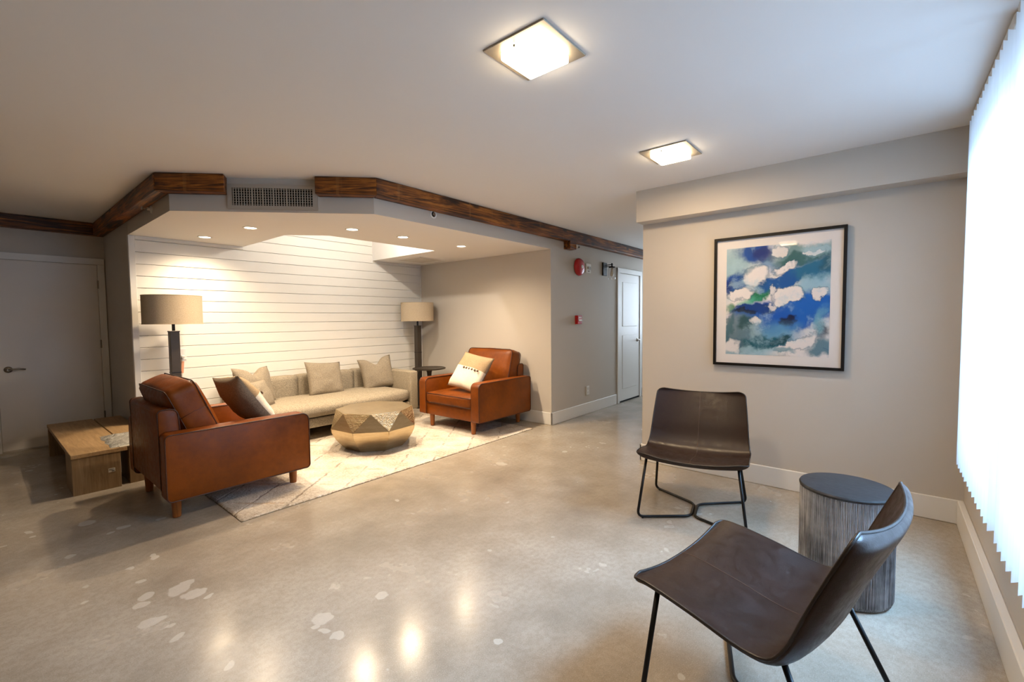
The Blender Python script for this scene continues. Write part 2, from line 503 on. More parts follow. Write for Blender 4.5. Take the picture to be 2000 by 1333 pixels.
# window frame and panes
FRM = plain('window_frame_metal', (196, 198, 200), 0.4, 0.3)
def thin_glass(name, f0):
    t = NT(name)
    for n_ in list(t.n):
        if n_.type == 'BSDF_PRINCIPLED': t.n.remove(n_)
    out_ = [n_ for n_ in t.n if n_.type == 'OUTPUT_MATERIAL'][0]
    g1 = t.node('ShaderNodeBsdfGlossy'); g1.inputs['Roughness'].default_value = 0.02
    g2 = t.node('ShaderNodeBsdfTransparent'); gm = t.node('ShaderNodeMixShader'); lw = t.node('ShaderNodeLayerWeight'); lw.inputs[0].default_value = 0.5
    t.link(t.mrange(t.math('POWER', lw.outputs['Facing'], 4.0), 0.0, 1.0, f0, 0.75, False), gm.inputs[0]); t.link(g2.outputs[0], gm.inputs[1]); t.link(g1.outputs[0], gm.inputs[2]); t.link(gm.outputs[0], out_.inputs[0])
    return t.m
GLASS = thin_glass('window_glass', 0.03)
wn = empty('window_1', (0, 0, 0)); tag(wn, 'long window behind the vertical blinds', kind='structure')
xs = [WX0 + (WX1-WX0)*i/2 for i in range(3)]
fy0, fy1 = Y_WIN-0.17, Y_WIN-0.11
for a, b in zip(xs, xs[1:]):
    bm = B()
    for q in ((a, a+0.035, WZ0, WZ1), (b-0.035, b, WZ0, WZ1), (a, b, WZ0, WZ0+0.04), (a, b, WZ1-0.04, WZ1)):
        box(bm, q[0], q[1], fy0, fy1, q[2], q[3])
    build('window_frame', bm, FRM, wn)
    build('pane', box(B(), a+0.03, b-0.03, Y_WIN-0.142, Y_WIN-0.138, WZ0+0.03, WZ1-0.03), GLASS, wn)

build_w2 = empty('added_window', (0, 0, 0)); tag(build_w2, 'unseen window added in the end wall of the corridor', kind='structure')  # out of view, added to let daylight in along the corridor
bm = B()
for q in ((1.82, 1.87, 0.85, 2.15), (2.87, 2.92, 0.85, 2.15), (1.87, 2.87, 0.85, 0.90), (1.87, 2.87, 2.10, 2.15)):
    box(bm, XMAX+0.03, XMAX+0.09, q[0], q[1], q[2], q[3])
build('window_frame', bm, FRM, build_w2)
build('pane', box(B(), XMAX+0.058, XMAX+0.062, 1.86, 2.88, 0.89, 2.11), GLASS, build_w2)
# baseboards
def base(name, pts, label):
    """pts: list of (x0,x1,y0,y1) boxes"""
    bm = B()
    for q in pts: box(bm, *q, 0, 0.148, 0.004, 1)
    tag(build(name, bm, TRIM), label, kind='structure')
base('baseboard_art', [(X_ART-0.016, X_ART, Y_WIN, Y_END+0.016)], 'white baseboard under the framed print')
base('baseboard_art_end', [(X_ART-0.016, XMAX, Y_END, Y_END+0.016)], 'white baseboard round the corridor corner')
base('baseboard_window', [(XMIN, X_ART-0.016, Y_WIN, Y_WIN+0.030)], 'white baseboard under the blinds')
base('baseboard_alcove', [(XR-0.016, XR, YC-0.016, YS-0.012)], 'white baseboard behind the tan armchair')
base('baseboard_corridor', [(XR-0.016, 6.09, YC-0.016, YC), (7.0, XMAX, YC-0.016, YC)], 'white baseboard along the corridor wall')
base('baseboard_return', [(XW-0.014, XW, YS+0.03, YD)], 'white baseboard beside the door')
base('baseboard_door_side', [(XMIN, 0.06, YD-0.014, YD)], 'white baseboard left of the door')

# ---------------------------------------------------------------- timber trim beams
def beam_mat():
    t = NT('burnt_stained_timber')
    n1 = t.noise(1.1, 6, 0.65, vec=t.mapping((1.1, 16, 16)), dist=1.6)
    n2 = t.noise(1.0, 4, 0.6, vec=t.mapping((4, 70, 70)))
    n3 = t.noise(2.6, 3, 0.5)
    f = t.math('ADD', t.math('MULTIPLY', n1.outputs[0], 0.62), t.math('ADD', t.math('MULTIPLY', n2.outputs[0], 0.2), t.math('MULTIPLY', n3.outputs[0], 0.2)))
    c = t.ramp(f, [(0.40, (24, 12, 4)), (0.48, (62, 32, 9)), (0.545, (122, 68, 20)), (0.62, (176, 108, 40))])
    # saw marks across the grain
    w = t.noise(1.0, 2, 0.5, vec=t.mapping((9, 0.4, 0.6)))
    c = t.mix(t.mrange(w.outputs[0], 0.62, 0.66, 0.0, 0.35), c, lin((150, 104, 56)))
    # knots
    v = t.node('ShaderNodeTexVoronoi'); v.inputs['Scale'].default_value = 1.0
    t.link(t.mapping((2.2, 5, 5)), v.inputs['Vector'])
    c = t.mix(t.mrange(v.outputs[0], 0.16, 0.05, 0.0, 0.85), c, lin((22, 11, 5)))
    t.set(c, 0.5, 0, 0.4)
    t.bump(f, 0.25, 0.006)
    return t.m
BEAM = beam_mat()
BD, BH = 0.096, 0.130
def beam(p, q, label, cut0=0.0, cut1=0.0, side=1):
    """beam whose back edge runs p->q along the wall; it stands out to the left of p->q times side; cuts mitre the ends"""
    P, Q = Vector((p[0], p[1], 0)), Vector((q[0], q[1], 0))
    d = (Q-P); L = d.length; a = math.atan2(d.y, d.x)
    o = empty('ceiling_beam', (P.x, P.y, ZC-BH), a)
    s = side*BD
    bm = B()
    poly = [(0, 0), (L, 0), (L-cut1, s), (cut0, s)]
    if side < 0: poly = poly[::-1]
    prism(bm, poly, 0, BH-0.001)
    bmesh.ops.recalc_face_normals(bm, faces=bm.faces[:])
    bmesh.ops.bevel(bm, geom=bm.edges[:], offset=0.004, segments=1, affect='EDGES')
    build('timber', bm, BEAM, o)
    tag(o, label, 'beam', 'dark timber beams along the ceiling edge')
    return o
u45 = Vector((XB-XW, YC-YA, 0)).normalized()
def cham(s): return (XW+u45.x*s, YA+u45.y*s)
Lc = Vector((XB-XW, YC-YA, 0)).length
t22 = math.tan(math.radians(22.5))*BD
beam((XMIN, YD), (XW, YD), 'dark stained beam above the plain white door', cut1=BD, side=-1)
beam((XW, YD), (XW, YA), 'dark stained beam rising from the door corner towards the vent', cut0=BD, cut1=-t22, side=-1)
beam((XW, YA), cham(0.405), 'short timber beam left of the ceiling vent with a knot', cut0=-t22, cut1=-0.024, side=-1)
beam(cham(1.062), (XB, YC), 'short timber beam right of the ceiling vent', cut1=-t22, cut0=0.0, side=-1)
lb = beam((XB, YC), (XMAX, YC), 'long dark timber beam running down the corridor', cut0=-t22, side=-1)
build('drop_block', box(B(), 2.66, 2.80, -0.098, -0.002, -0.095, 0.004, 0.003, 1), BEAM, lb)

# ---------------------------------------------------------------- doors
def lever(parent, x, y, z, ny, dirx):
    """round rose and a curved lever on the -y side"""
    h = build('handle', B_ := xf(lathe(B(), [(0.031, 0.0), (0.031, 0.006), (0.024, 0.012), (0.012, 0.016), (0.012, 0.05)], 20), Matrix.Translation((x, y, z)) @ Matrix.Rotation(PI/2*(1), 4, 'X')), NICKEL, parent, True, 40)
    bm = B()
    pts = [(x, y-0.048, z), (x+dirx*0.03, y-0.052, z+0.004), (x+dirx*0.07, y-0.05, z+0.006), (x+dirx*0.115, y-0.044, z-0.004)]
    tube(bm, pts, 0.0085, 8)
    build('lever', bm, NICKEL, h, True)
    return h
DX0, DX1, DZ = 0.142, 0.905, 1.912
d1 = empty('door_1', (0, 0, 0)); tag(d1, 'plain flush door in the shaded left corner', kind='structure')
build('slab', box(B(), DX0, DX1, YD-0.006, YD+0.03, 0.012, DZ, 0.003, 1), DOORM, d1)
build('casing', box(B(), DX1+0.003, DX1+0.062, YD-0.018, YD, 0, DZ+0.003, 0.003, 1), TRIM, d1)
build('casing', box(B(), DX0-0.062, DX0-0.003, YD-0.018, YD, 0, DZ+0.003, 0.003, 1), TRIM, d1)
build('casing', box(B(), DX0-0.062, DX1+0.062, YD-0.018, YD, DZ+0.004, DZ+0.072, 0.003, 1), TRIM, d1)
lever(d1, 0.212, YD-0.006, 0.826, -1, 1)
for hz in (1.70, 1.05, 0.26):
    build('hinge', lathe(B(), [(0.007, hz-0.045), (0.007, hz+0.045)], 10, (DX1+0.001, YD-0.018)), NICKEL, d1, True, 40)
C0, C1 = 6.185, 6.885
d2_ = empty('door_2', (0, 0, 0)); tag(d2_, 'white panel door down the corridor', kind='structure')
build('slab', box(B(), C0, C1, YC-0.008, YC+0.03, 0.022, 1.945, 0.003, 1), TRIM, d2_)
for q in ((C0+0.1, C1-0.1, 1.15, 1.82), (C0+0.1, C1-0.1, 0.2, 1.02)):
    build('panel', box(B(), q[0], q[1], YC-0.013, YC-0.004, q[2], q[3], 0.004, 1), TRIM, d2_)
build('casing', box(B(), C0-0.075, C0-0.004, YC-0.02, YC, 0, 2.02, 0.003, 1), TRIM, d2_)
build('casing', box(B(), C1+0.004, C1+0.075, YC-0.02, YC, 0, 2.02, 0.003, 1), TRIM, d2_)
build('casing', box(B(), C0-0.075, C1+0.075, YC-0.021, YC, 1.95, 2.022, 0.003, 1), TRIM, d2_)
lever(d2_, 6.80, YC-0.008, 0.93, -1, -1)
build('threshold_gap', box(B(), C0, C1, YC-0.009, YC-0.002, 0.0, 0.021), DARK, d2_)

# ---------------------------------------------------------------- vertical blinds
VB = NT('vane_fabric')
for n_ in list(VB.n):
    if n_.type == 'BSDF_PRINCIPLED': VB.n.remove(n_)
out = [n_ for n_ in VB.n if n_.type == 'OUTPUT_MATERIAL'][0]
df = VB.node('ShaderNodeBsdfDiffuse'); tr = VB.node('ShaderNodeBsdfTranslucent'); mx = VB.node('ShaderNodeMixShader')
wv = VB.noise(1.0, 2, 0.5, vec=VB.mapping((220, 220, 3)))
cc = VB.mix(wv.outputs[0], (0.80, 0.80, 0.80, 1), (0.90, 0.90, 0.90, 1))
VB.link(cc, df.inputs[0]); VB.link(cc, tr.inputs[0]); mx.inputs[0].default_value = 0.35
VB.link(df.outputs[0], mx.inputs[1]); VB.link(tr.outputs[0], mx.inputs[2]); VB.link(mx.outputs[0], out.inputs[0])
RAIL = plain('headrail', (206, 200, 190), 0.5)
YB, VZ0, VZ1 = -0.340, 0.468, 2.292
def vane_mesh():
    bm = B(); w = 0.0445; n = 5
    rows = []
    for z in (VZ0, VZ1):
        rows.append([bm.verts.new((-w+2*w*i/n, 0.004*(1-(2*i/n-1)**2), z)) for i in range(n+1)])
    for i in range(n): bm.faces.new((rows[0][i], rows[0][i+1], rows[1][i+1], rows[1][i]))
    return bm
def blind(x0, x1, label, ang):
    o = empty('vertical_blind', ((x0+x1)/2, YB, 0)); tag(o, label, 'blind')
    hw = (x1-x0)/2
    build('headrail', box(B(), -hw, hw, -0.022, 0.022, 2.300, 2.342, 0.004, 1), RAIL, o)
    src = None
    n = int((x1-x0-0.04)/0.0785)
    for i in range(n+1):
        x = -hw+0.03+(2*hw-0.06)*i/n
        a = ang+random.uniform(-0.07, 0.07)
        if src is None:
            src = build('vane', vane_mesh(), VB.m, o, True); v = src
        else:
            v = linked('vane', src, o)
        v.location = (x, 0, 0); v.rotation_euler = (0, 0, a)
        build('carrier', box(B(), x-0.006, x+0.006, -0.006, 0.006, VZ1-0.004, 2.304), WHITEP, o)
    return o
blind(2.40, 3.44, 'white vertical blind nearest the framed print corner', math.radians(-52))
blind(1.2, 2.345, 'long white vertical blind along the right edge of the picture', math.radians(-50))

# ---------------------------------------------------------------- lights in the ceiling
GLOWD = glow('downlight_lens', (1.0, 0.86, 0.66), 14.0)
GLOWS = glow('square_glass', (1.0, 0.80, 0.54), 18.0, True)
def downlight(x, y, label, power=1.0):
    o = empty('downlight', (x, y, ZS)); tag(o, label, 'downlight', 'recessed downlights in the alcove soffit')
    bm = lathe(B(), [(0.062, -0.001), (0.060, -0.005), (0.050, -0.006), (0.046, -0.001)], 28, cap0=False, cap1=False)
    build('trim_ring', bm, TRIM, o, True)
    build('lens', lathe(B(), [(0.046, -0.0005), (0.046, -0.0025)], 24), GLOWD, o)
    l = bpy.data.lights.new('downlight_lamp', 'SPOT'); l.energy = DOWN_W*power; l.color = WARM
    l.spot_size = math.radians(155); l.spot_blend = 1.0; l.shadow_soft_size = 0.035
    lo = bpy.data.objects.new('downlight_lamp', l); col.objects.link(lo); lo.parent = o; lo.location = (0, 0, -0.012)
    return o
downlight(1.484, 5.103, 'small round downlight closest to the board wall, farthest left', 0.7)
downlight(1.605, 4.32, 'round downlight just below the left end of the ceiling vent')
downlight(2.237, 3.732, 'round downlight just below the right end of the ceiling vent')
downlight(2.775, 3.71, 'second downlight from the right end of the soffit row')
downlight(3.559, 3.698, 'rightmost round downlight, above the tan leather armchair')
STEEL = plain('satin_steel', (168, 158, 142), 0.42, 0.35, vary=0.08)
def square_light(x, y, label, glass=None, power=1.0):
    o = empty('ceiling_light', (x, y, ZC)); tag(o, label, 'ceiling light', 'square flush ceiling lights')
    bm = B(); box(bm, -0.148, 0.148, -0.150, 0.150, -0.007, -0.0005, 0.002, 1)
    build('steel_plate', bm, STEEL, o)
    build('glass_shade', box(B(), -0.098, 0.098, -0.098, 0.098, -0.040, -0.007, 0.005, 2), glass or GLOWS, o)
    build('thumb_screw', lathe(B(), [(0.004, -0.02), (0.004, -0.012)], 8, (-0.108, 0.02)), BLACK, o)
    l = bpy.data.lights.new('square_lamp', 'AREA'); l.shape = 'SQUARE'; l.size = 0.19; l.energy = SQUARE_W*power; l.color = (1.0, 0.72, 0.42)
    lo = bpy.data.objects.new('square_lamp', l); col.objects.link(lo); lo.parent = o; lo.location = (0, 0, -0.046)
    return o
square_light(1.502, 1.118, 'large square flush ceiling light at the top of the picture')
square_light(2.966, 1.112, 'smaller looking square ceiling light near the bulkhead')

square_light(0.038, 1.118, 'square ceiling light outside the picture, above the viewer', glow('square_glass_dim', (1.0, 0.80, 0.54), 10.0, True), 0.4)
# lamp inside the recess, out of sight above the soffit edge
rl = empty('recess_lamp', (2.93, 4.40, Z_TOP-0.02)); tag(rl, 'small lamp hidden up inside the bright ceiling recess', 'lamp')
build('canopy', lathe(B(), [(0.05, -0.02), (0.05, 0.0)], 20), WHITEP, rl, True, 40)
build('stem', lathe(B(), [(0.008, -0.27), (0.008, -0.02)], 8), WHITEP, rl, True)
bm = B(); bmesh.ops.create_uvsphere(bm, u_segments=16, v_segments=10, radius=0.035); xf(bm, Matrix.Translation((0, 0, -0.30)))
build('bulb', bm, glow('bulb_glass', (1.0, 0.93, 0.82), 20.0), rl, True)
l = bpy.data.lights.new('recess_bulb', 'POINT'); l.energy = WELL_W; l.color = (1.0, 0.91, 0.78); l.shadow_soft_size = 0.03
lo = bpy.data.objects.new('recess_bulb', l); col.objects.link(lo); lo.parent = rl; lo.location = (0, 0, -0.345)

# ---------------------------------------------------------------- vent grille on the cut corner of the soffit
va = math.atan2(u45.y, u45.x)
vx, vy = cham(0.732)
v = empty('air_vent', (vx, vy, 2.215), va); tag(v, 'wide painted metal air vent between the two short beams', 'vent')
VENT = plain('vent_paint', (176, 168, 156), 0.5, 0.1, vary=0.04)
W2, H2, OW, OH = 0.323, 0.093, 0.291, 0.065
bm = B()
for q in ((-W2, -OW, -H2, H2), (OW, W2, -H2, H2), (-OW, OW, OH, H2), (-OW, OW, -H2, -OH)):
    box(bm, q[0], q[1], -0.014, 0.0, q[2], q[3])
build('frame', bm, VENT, v)
build('duct', box(B(), -OW, OW, -0.0015, -0.0005, -OH, OH), DARK, v)
fin0 = None
for i in range(31):
    x = -OW+0.019*(i+0.55)
    wide = 0.0028 if i not in (7, 11, 15, 20) else 0.0052
    f = build('fin', box(B(), x-wide, x+wide, -0.013, -0.006, -OH, OH), VENT, v)
for j in range(7):
    zz = -OH+0.0186*(j+0.6)
    build('cross_bar', box(B(), -OW, OW, -0.006, -0.003, zz-0.0016, zz+0.0016), VENT, v)

# ---------------------------------------------------------------- sprinklers and small wall devices
def sprinkler(loc, rz, label):
    o = empty('sprinkler', loc, rz); tag(o, label, 'sprinkler')
    m_ = Matrix.Rotation(PI/2, 4, 'X')
    build('escutcheon', xf(lathe(B(), [(0.03, 0.0), (0.028, 0.006), (0.012, 0.012), (0.012, 0.03)], 20), m_), WHITEP, o, True, 40)
    bm = B()
    tube(bm, [(-0.010, -0.028, 0), (-0.016, -0.042, 0), (-0.006, -0.058, 0)], 0.0025, 6)
    tube(bm, [(0.010, -0.028, 0), (0.016, -0.042, 0), (0.006, -0.058, 0)], 0.0025, 6)
    build('yoke', bm, NICKEL, o, True)
    build('deflector', box(B(), -0.018, 0.018, -0.066, -0.058, -0.010, 0.012, 0.002, 1), NICKEL, o)
    return o
sprinkler((XW, 4.60, 2.195), -PI/2, 'white sidewall sprinkler under the beam left of the vent')
sprinkler((4.838, 2.99, 2.168), PI/2, 'white sprinkler head on the block under the corridor beam')
rs = empty('recessed_sprinkler', (2.629, YC, 2.202)); tag(rs, 'round recessed sprinkler with white ring on the soffit face', 'sprinkler')
m_ = Matrix.Rotation(PI/2, 4, 'X')
build('ring', xf(lathe(B(), [(0.036, 0.0), (0.036, 0.005), (0.024, 0.008), (0.023, 0.001)], 28, cap0=False, cap1=False), m_), WHITEP, rs, True, 40)
build('cup', xf(lathe(B(), [(0.0235, 0.0005), (0.0235, 0.0015)], 20), m_), DARK, rs)
build('head', xf(lathe(B(), [(0.007, 0.001), (0.007, 0.012), (0.014, 0.013), (0.014, 0.015)], 12), m_), NICKEL, rs, True, 40)

al = empty('alarm_bell', (5.03, YC, 1.94)); tag(al, 'round red fire alarm bell on the corridor wall', 'alarm')
build('gong', xf(lathe(B(), [(0.112, 0.012), (0.110, 0.028), (0.098, 0.045), (0.07, 0.056), (0.03, 0.062), (0.022, 0.062)], 36), m_), REDP, al, True, 40)
build('back_box', xf(lathe(B(), [(0.06, 0.0), (0.06, 0.014)], 20), m_), REDP, al, True, 40)
build('boss', xf(lathe(B(), [(0.024, 0.060), (0.022, 0.068), (0.008, 0.072)], 18), m_), WHITEP, al, True, 40)
st = empty('fire_signal_plate', (5.278, YC, 1.942)); tag(st, 'small white fire signal plate beside the red bell', 'signal')
build('plate', box(B(), -0.064, 0.064, -0.014, 0, -0.062, 0.062, 0.004, 1), WHITEP, st)
build('lens', box(B(), -0.036, 0.036, -0.030, -0.013, -0.012, 0.022, 0.005, 2), plain('clear_lens', (176, 172, 164), 0.15, 0.2), st)
build('horn_slot', box(B(), -0.02, 0.02, -0.016, -0.013, -0.045, -0.030, 0.001, 1), plain('slot_grey', (120, 116, 110), 0.6), st)
ps = empty('pull_station', (5.005, YC, 1.262)); tag(ps, 'small red fire pull station at shoulder height in the corridor', 'pull station')
build('body', box(B(), -0.054, 0.054, -0.045, 0, -0.056, 0.056, 0.006, 2), REDP, ps)
build('pull_bar', box(B(), -0.038, 0.038, -0.056, -0.044, -0.018, 0.004, 0.003, 1), WHITEP, ps)
build('lettering_strip', box(B(), -0.034, 0.034, -0.047, -0.044, 0.022, 0.038), WHITEP, ps)
so_ = empty('wall_outlet', (5.267, YC, 0.31)); tag(so_, 'white electrical outlet low on the corridor wall', 'outlet')
build('cover_plate', box(B(), -0.038, 0.038, -0.007, 0, -0.06, 0.06, 0.003, 1), WHITEP, so_)
for zz in (-0.024, 0.024): build('socket', box(B(), -0.016, 0.016, -0.009, -0.006, zz-0.014, zz+0.014, 0.002, 1), plain('socket_white', (208, 206, 202), 0.4), so_)
so2 = empty('wall_outlet', (1.353, YS, 0.955)); tag(so2, 'white outlet on the board wall beside the left floor lamp', 'outlet')
build('cover_plate', box(B(), -0.036, 0.036, -0.007, 0, -0.058, 0.058, 0.003, 1), WHITEP, so2)
build('plug', box(B(), -0.012, 0.014, -0.035, -0.006, -0.035, -0.010, 0.004, 1), WHITEP, so2)
bm = B(); box(bm, -0.02, 0.016, -0.02, -0.017, -0.19, -0.07); xf(bm, Matrix.Rotation(0.08, 4, 'Y'))
build('paper_tag', bm, plain('orange_tag', (214, 150, 116), 0.7), so2)
hp = empty('access_panel', (3.98, 4.94, ZS)); tag(hp, 'square white access panel in the soffit by the recess', 'panel')
build('rim', box(B(), -0.21, 0.21, -0.24, 0.24, -0.006, -0.0005, 0.002, 1), CEIL, hp)
build('flap', box(B(), -0.19, 0.19, -0.22, 0.22, -0.010, -0.0055, 0.002, 1), plain('panel_white', (206, 200, 190), 0.6), hp)

# wall sconce in the corridor
sn = empty('wall_sconce', (5.72, YC, 1.965)); tag(sn, 'black corridor sconce with a clear glass cylinder', 'sconce')
build('back_plate', box(B(), -0.055, 0.055, -0.022, 0, -0.09, 0.09, 0.003, 1), BLACK, sn)
bm = B()
tube(bm, [(0.0, -0.02, 0.055), (0.0, -0.14, 0.055)], 0.006, 8)
tube(bm, [(0.0, -0.02, 0.032), (0.0, -0.14, 0.032)], 0.006, 8)
build('arm', bm, BLACK, sn, True)
build('cap', lathe(B(), [(0.045, 0.012), (0.045, 0.026), (0.010, 0.03), (0.010, 0.075)], 20, (0, -0.125)), BLACK, sn, True, 40)
SGLASS = thin_glass('clear_glass', 0.05)
build('glass_cylinder', lathe(B(), [(0.05, -0.15), (0.05, 0.012), (0.047, 0.012), (0.047, -0.15)], 24, (0, -0.125), False, False), SGLASS, sn, True, 40)
build('bulb', lathe(B(), [(0.012, 0.012), (0.014, -0.03), (0.026, -0.07), (0.024, -0.095), (0.008, -0.11)], 14, (0, -0.125)), plain('frosted_bulb', (226, 218, 200), 0.3), sn, True)

# ---------------------------------------------------------------- framed print
def art():
    t = NT('ink_print')
    w1 = t.noise(2.6, 3, 0.55); w2 = t.noise(9.0, 5, 0.62)
    def off(n, s, src):
        sub = t.node('ShaderNodeVectorMath', operation='SUBTRACT'); sub.inputs[1].default_value = (0.5, 0.5, 0.5)
        t.link(n.outputs[1], sub.inputs[0])
        k = t.node('ShaderNodeVectorMath', operation='SCALE'); k.inputs['Scale'].default_value = s
        t.link(sub.outputs[0], k.inputs[0])
        a = t.node('ShaderNodeVectorMath', operation='ADD'); t.link(src, a.inputs[0]); t.link(k.outputs[0], a.inputs[1])
        return a.outputs[0]
    w3 = t.noise(26.0, 3, 0.65)
    P = off(w3, 0.035, off(w2, 0.13, off(w1, 0.24, t.tc.outputs['Object'])))
    wash = t.noise(2.2, 2, 0.5, vec=P)
    c = t.mix(t.mrange(wash.outputs[0], 0.42, 0.62, 0.0, 0.85), lin((232, 226, 224)), lin((150, 190, 206)))
    Wc = (234, 228, 226)
    # u right, v down, radius u, radius v, turn, colour, softness, amount
    L = [(0.10,0.12,0.20,0.16,0,(150,186,196),0.9,0.8),(0.26,0.05,0.17,0.09,-10,(14,74,150),0.5,1),(0.34,0.10,0.10,0.06,20,(16,40,110),0.4,0.9),(0.07,0.33,0.12,0.10,0,(12,72,150),0.45,1),(0.02,0.36,0.05,0.07,0,(14,48,120),0.6,1),
         (0.42,0.19,0.16,0.05,15,(60,120,176),0.9,0.7),(0.74,0.10,0.30,0.08,-12,(96,142,146),0.5,0.9),(0.88,0.06,0.14,0.05,0,(150,180,190),0.8,0.8),(0.70,0.15,0.22,0.05,-14,(44,96,96),0.5,0.9),
         (0.64,0.31,0.36,0.055,-22,(18,84,150),0.3,1),(0.88,0.25,0.20,0.09,-12,(34,106,140),0.4,1),(0.97,0.17,0.10,0.10,0,(40,92,110),0.6,0.9),(0.86,0.38,0.18,0.07,-20,(150,190,208),0.7,0.9),
         (0.28,0.29,0.16,0.12,-5,Wc,0.35,1),(0.60,0.21,0.15,0.045,-20,Wc,0.35,1),(0.50,0.09,0.07,0.05,10,Wc,0.35,0.9),(0.83,0.08,0.06,0.02,-25,Wc,0.3,1),
         (0.30,0.48,0.10,0.045,-25,(24,120,84),0.5,1),(0.22,0.54,0.10,0.05,-30,(90,180,150),0.8,0.8),(0.05,0.60,0.07,0.05,0,(70,130,70),0.7,0.9),
         (0.60,0.64,0.46,0.12,-4,(14,84,172),0.3,1),(0.82,0.58,0.20,0.12,-30,(20,96,180),0.5,1),(0.28,0.60,0.20,0.045,-12,(14,60,130),0.4,1),(0.20,0.63,0.12,0.022,0,(12,26,62),0.5,0.95),(0.61,0.68,0.06,0.045,10,(12,20,60),0.5,1),
         (0.62,0.47,0.20,0.085,-10,Wc,0.22,1),(0.12,0.46,0.14,0.06,-6,Wc,0.3,1),(0.43,0.44,0.05,0.04,0,Wc,0.4,0.8),(0.91,0.47,0.05,0.085,15,Wc,0.3,1),(0.45,0.55,0.06,0.03,-10,Wc,0.4,0.8),
         (0.55,0.80,0.22,0.12,5,(92,150,186),0.8,0.9),(0.20,0.82,0.20,0.16,0,(92,120,132),0.7,0.95),(0.05,0.80,0.05,0.16,10,(60,100,110),0.6,0.9),(0.24,0.75,0.08,0.05,0,(40,80,84),0.6,0.9),
         (0.42,0.88,0.20,0.065,-8,(16,88,104),0.4,1),(0.56,0.86,0.09,0.03,-25,(14,70,84),0.4,0.95),(0.32,0.72,0.08,0.05,30,Wc,0.5,0.9),(0.10,0.93,0.10,0.09,0,Wc,0.5,0.9),(0.30,0.96,0.14,0.03,0,(140,176,190),0.7,0.8),
         (0.70,0.90,0.22,0.055,-28,Wc,0.3,1),(0.94,0.80,0.08,0.06,0,(84,92,104),0.6,0.95),(0.92,0.72,0.07,0.12,10,(110,170,190),0.8,0.8),(0.93,0.93,0.13,0.07,-15,(64,116,136),0.5,0.9),(0.60,0.97,0.12,0.03,0,(110,150,166),0.6,0.8)]
    PW, PH = 0.668, 0.816
    for k, (u, v_, ru, rv, a, cc_, soft, amt) in enumerate(L):
        y = PW/2-u*PW; zz = PH/2-v_*PH
        g_ = 0.98 if cc_ == Wc else 1.38
        ln = t.node('ShaderNodeVectorMath', operation='LENGTH')
        t.link(t.mapping((1, ru*PW*g_, rv*PH*g_), (0, y, zz), (math.radians(a), 0, 0), vec=P, typ='TEXTURE'), ln.inputs[0])
        s = t.mrange(ln.outputs['Value'], 1.0, 1.0-soft, 0.0, amt)
        if cc_ == Wc: c = t.mix(t.mrange(ln.outputs['Value'], 1.10, 1.0, 0.0, 0.45*amt), c, lin((20, 84, 120)))
        c = t.mix(s, c, lin(cc_))
    wc = t.noise(5.5, 5, 0.65, vec=P)
    c = t.mix(t.mrange(wc.outputs[0], 0.50, 0.68, 0.0, 0.5), c, lin((176, 208, 220)))
    c = t.mix(t.mrange(wc.outputs[0], 0.40, 0.28, 0.0, 0.4), c, lin((30, 84, 120)))
    t.set(c, 0.5, 0, 0.3)
    return t.m
PY, PZ, PW, PH = 0.642, 1.398, 0.845, 0.99
pf = empty('framed_print', (X_ART, PY, PZ)); tag(pf, 'large black framed blue and white abstract print on the right wall', 'picture')
bm = B(); fwid = 0.019; dep = 0.034
for q in ((-PW/2, PW/2, PH/2-fwid, PH/2), (-PW/2, PW/2, -PH/2, -PH/2+fwid), (-PW/2, -PW/2+fwid, -PH/2+fwid, PH/2-fwid), (PW/2-fwid, PW/2, -PH/2+fwid, PH/2-fwid)):
    box(bm, -dep, -0.001, q[0], q[1], q[2], q[3])
build('frame', bm, plain('black_frame', (20, 17, 15), 0.45, spec=0.25, vary=0.08), pf)
build('mat_board', box(B(), -0.014, -0.004, -PW/2+fwid, PW/2-fwid, -PH/2+fwid, PH/2-fwid), plain('mat_board', (232, 226, 222), 0.8, vary=0.01), pf)
pr = build('print', box(B(), -0.0155, -0.0142, -0.334, 0.334, -0.408, 0.408), art(), pf)
PGLASS = thin_glass('picture_glass', 0.025)
bm = B(); vs = [bm.verts.new((-0.026, y_, z_)) for y_, z_ in ((-PW/2+fwid, -PH/2+fwid), (PW/2-fwid, -PH/2+fwid), (PW/2-fwid, PH/2-fwid), (-PW/2+fwid, PH/2-fwid))]; bm.faces.new(vs[::-1])
build('glazing', bm, PGLASS, pf)

